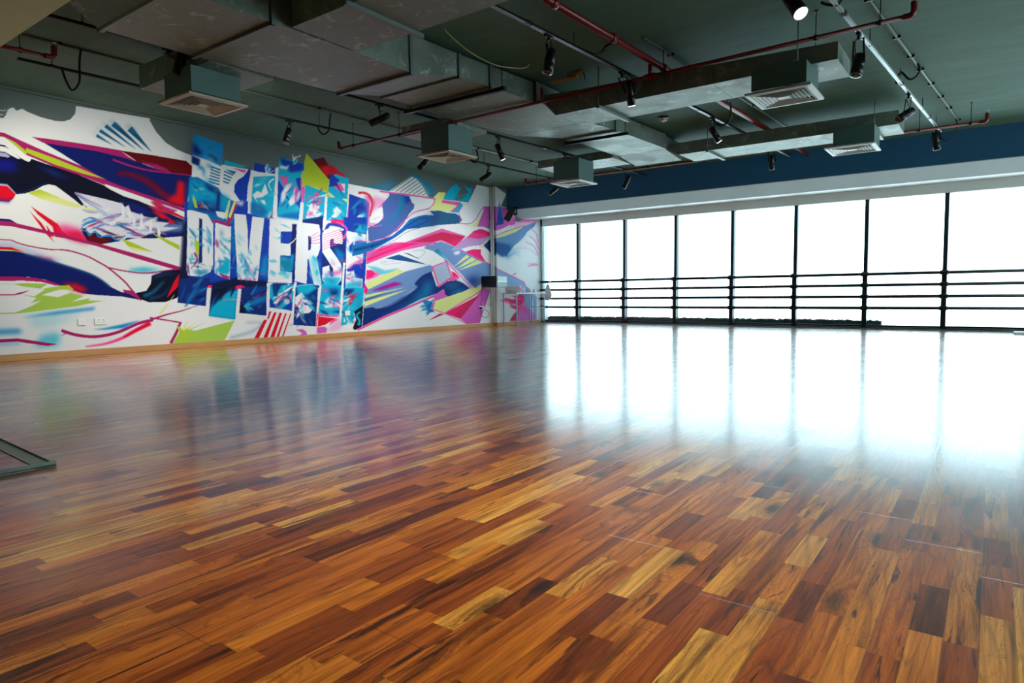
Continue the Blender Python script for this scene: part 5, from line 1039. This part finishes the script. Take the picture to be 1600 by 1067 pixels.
# wall box with ribbed front
x0, x1, y0, y1, z0, z1 = XW+.02, XW+.47, 12.12, 12.50, .93, 1.19
t = thing('wall_box', 'black wall-mounted equipment box with grey ribbed front near the pipes', 'equipment box', (x0, y0, z0))
MB().box((x0, y0, z0), (x1-.02, y1, z1)).build('casing', M['black'], t, bevel=.005)
MB().box((x1-.02, y0+.005, z0+.005), (x1, y1, z1-.005)).build('front_panel', M['grey_grille'], t, bevel=.003)
m = MB()
for k in range(7): m.box((x1, y0+.03+k*.05, z0+.15), (x1+.012, y0+.05+k*.05, z1-.02))
m.build('louvres', M['alu'], t)
m = MB()
for k in range(9): m.box((x1, y0+.02, z0+.02+k*.011), (x1+.004, y1-.02, z0+.026+k*.011))
m.build('vent_ribs', M['grey_grille'], t)
MB().box((x1, y0+.01, z0+.125), (x1+.014, y1-.01, z0+.142)).build('trim_bar', M['alu'], t)
MB().box((XW+.001, y0+.08, z0+.02), (x0+.004, y1-.08, z1-.02)).build('wall_bracket', M['black'], t)
# riser pipes at the step of the wall
for dy, r, lb in ((-.12, .016, 'slim white riser pipe on the mural, left one of the pair'), (-.045, .026, 'thicker white riser pipe on the mural, right one of the pair')):
    t = thing('riser_pipe', lb, 'pipe', (XW+.035, STEP_Y+dy, .09))
    MB().tube([(XW+.035, STEP_Y+dy, .09), (XW+.035, STEP_Y+dy, CEIL-.01)], r, 12).build('pipe', M['white_trim'], t)
    for z in (.5, 1.5, 2.5): MB().box((XW+.001, STEP_Y+dy-.03, z), (XW+.04, STEP_Y+dy+.03, z+.02)).build('clip', M['white_trim'], t)
# corner loudspeaker under the bulkhead
t = thing('corner_speaker', 'dark loudspeaker tilted down from the corner under the bulkhead', 'loudspeaker', (-9.42, 12.98, 2.75))
MB().box((-9.40, 12.96, 2.66), (-9.34, 13.05, 2.86)).bar((-9.37, 12.99, 2.78), (-9.42, 12.86, 2.70), .025).build('bracket', M['black_metal'], t)
MB().bar((-9.34, 12.88, 2.82), (-9.46, 12.76, 2.52), .17, .15).build('cabinet', M['black_metal'], t, bevel=.012)
MB().bar((-9.395, 12.795, 2.80), (-9.50, 12.69, 2.53), .14, .012).build('grille', M['black'], t)

# ------------------------------------------------------------------ table in the corner and what is on it
t = thing('side_table', 'slim white-topped metal table standing against the end of the mural', 'table', (-9.2, 13.4, 0))
TX0, TX1, TY0, TY1, TH = -9.60, -9.16, 12.72, 14.0, .80
MB().box((TX0, TY0, TH-.03), (TX1, TY1, TH)).build('tabletop', M['white_plastic'], t, bevel=.004)
for x in (TX0+.03, TX1-.03):
    for y in (TY0+.04, TY1-.04): MB().bar((x, y, 0), (x, y, TH-.03), .024).build('leg', M['table_leg'], t)
MB().bar((TX1-.03, TY0+.6, .0), (TX1-.03, TY0+.6, TH-.03), .022).build('leg', M['table_leg'], t)
MB().bar((TX1-.03, TY0+.60, .42), (TX1-.03, TY1-.04, .42), .02).bar((TX0+.03, TY1-.04, .42), (TX1-.03, TY1-.04, .42), .02).build('stretcher', M['table_leg'], t)
MB().bar((TX1-.03, TY0+.3, .03), (TX1-.03, TY1-.04, .03), .02).build('foot_rail', M['table_leg'], t)
t = thing('rolled_mat', 'white rolled mat with pink end lying on the white-topped table', 'rolled mat', (-9.4, 12.8, TH))
MB().lathe((-9.56, 12.86, TH+.085), (1, .25, 0), [(0, .075), (.01, .083), (.36, .083), (.37, .075)], 20).build('roll', M['paper'], t)
MB().lathe((-9.56+.355, 12.86+.089, TH+.085), (1, .25, 0), [(0, .06), (.01, .06), (.012, .02)], 20).build('rolled_edge', M['pink'], t)
for i, (x, y, r, h, lb) in enumerate(((-9.36, 13.30, .04, .15, 'tallest small white bottle on the table, beside the rolled mat'), (-9.30, 13.46, .05, .10, 'squat white tub on the table between bottle and cup'), (-9.26, 13.62, .035, .08, 'smallest white cup on the table, nearest the windows'))):
    nm = ('bottle', 'tub', 'cup')[i]; prof = {0: [(0, r), (h*.6, r), (h*.75, r*.4), (h*.95, r*.4), (h, r*.45)], 1: [(0, r*.9), (h*.8, r), (h*.82, r*1.06), (h, r*1.04)], 2: [(0, r*.7), (h, r), (h, r*.9), (h*.1, r*.6)]}[i]
    o = MB().lathe((x, y, TH), (0, 0, 1), prof, 16).build(nm, M['white_plastic']); tag(o, lb, nm)
# white bag hanging from the lowest barre end
P = []; R = random.Random(9); bm_ = MB(); cx, cy, cz = -9.24, 14.22, .60
rings = [(0, .03, .02), (.04, .09, .05), (.14, .11, .065), (.26, .085, .05), (.34, .05, .03), (.40, .03, .018)]
vs = []
for h, rx, ry in rings:
    for k in range(16): a = 2*math.pi*k/16; q = 1+R.uniform(-.14, .14); vs.append((cx+rx*q*math.cos(a), cy+ry*q*math.sin(a), cz+h))
fs = [(i*16+k, i*16+(k+1) % 16, (i+1)*16+(k+1) % 16, (i+1)*16+k) for i in range(5) for k in range(16)]+[tuple(range(15, -1, -1)), tuple(80+k for k in range(16))]
t = thing('carrier_bag', 'crumpled white bag hanging from the barre behind the table', 'bag', (cx, cy, cz))
bm_.add(vs, fs, True).build('sack', M['paper'], t)
MB().tube(spline([(cx-.04, cy, cz+.36), (cx-.02, cy+.08, cz+.46), (cx, cy+.20, cz+.51), (cx+.02, cy+.08, cz+.46), (cx+.04, cy, cz+.36)], 5), .008, 6).build('handle', M['paper'], t)

# paper on the floor at the right edge, metal corner frame at the left edge
o = MB().box((.30, 13.75, 0), (.95, 14.25, .035)).build('paper_pad', M['paper']); tag(o, 'flat white pad on the floor below the last window at the right', 'paper pad')
t = thing('floor_frame', 'bare aluminium angle frame lying on the wooden floor at the left edge', 'metal frame', (-3.44, 1.14, 0))
def P0(x, y, z=0.0): q = atz(x, y, z); return Vector((q.x, q.y, z))
c = Vector((-3.40, 1.145, 0)); dA = Vector((-.998, .052, 0)).normalized(); dB = Vector((.06, -.998, 0))
a0 = c; aE = c+dA*1.9
def angle_bar(p, q, w, h, inn, name):
    p, q, inn = Vector(p), Vector(q), Vector(inn); n = inn*w; th = .004
    m = MB(); Z = Vector((0, 0, 1))
    m.prism([p, q, q+n, p+n], [p+Z*th, q+Z*th, q+n+Z*th, p+n+Z*th]); e = inn*th
    m.prism([p, q, q+e, p+e], [p+Z*h, q+Z*h, q+e+Z*h, p+e+Z*h]); return m.build(name, M['frame_alu'], t)
angle_bar(c, aE, .070, .012, (-.052, -.998, 0), 'side_bar')
angle_bar(c+Vector((0, 0, .0045)), c+Vector((.0, -1.35, .0045)), .022, .02, (-1, 0, 0), 'end_bar')
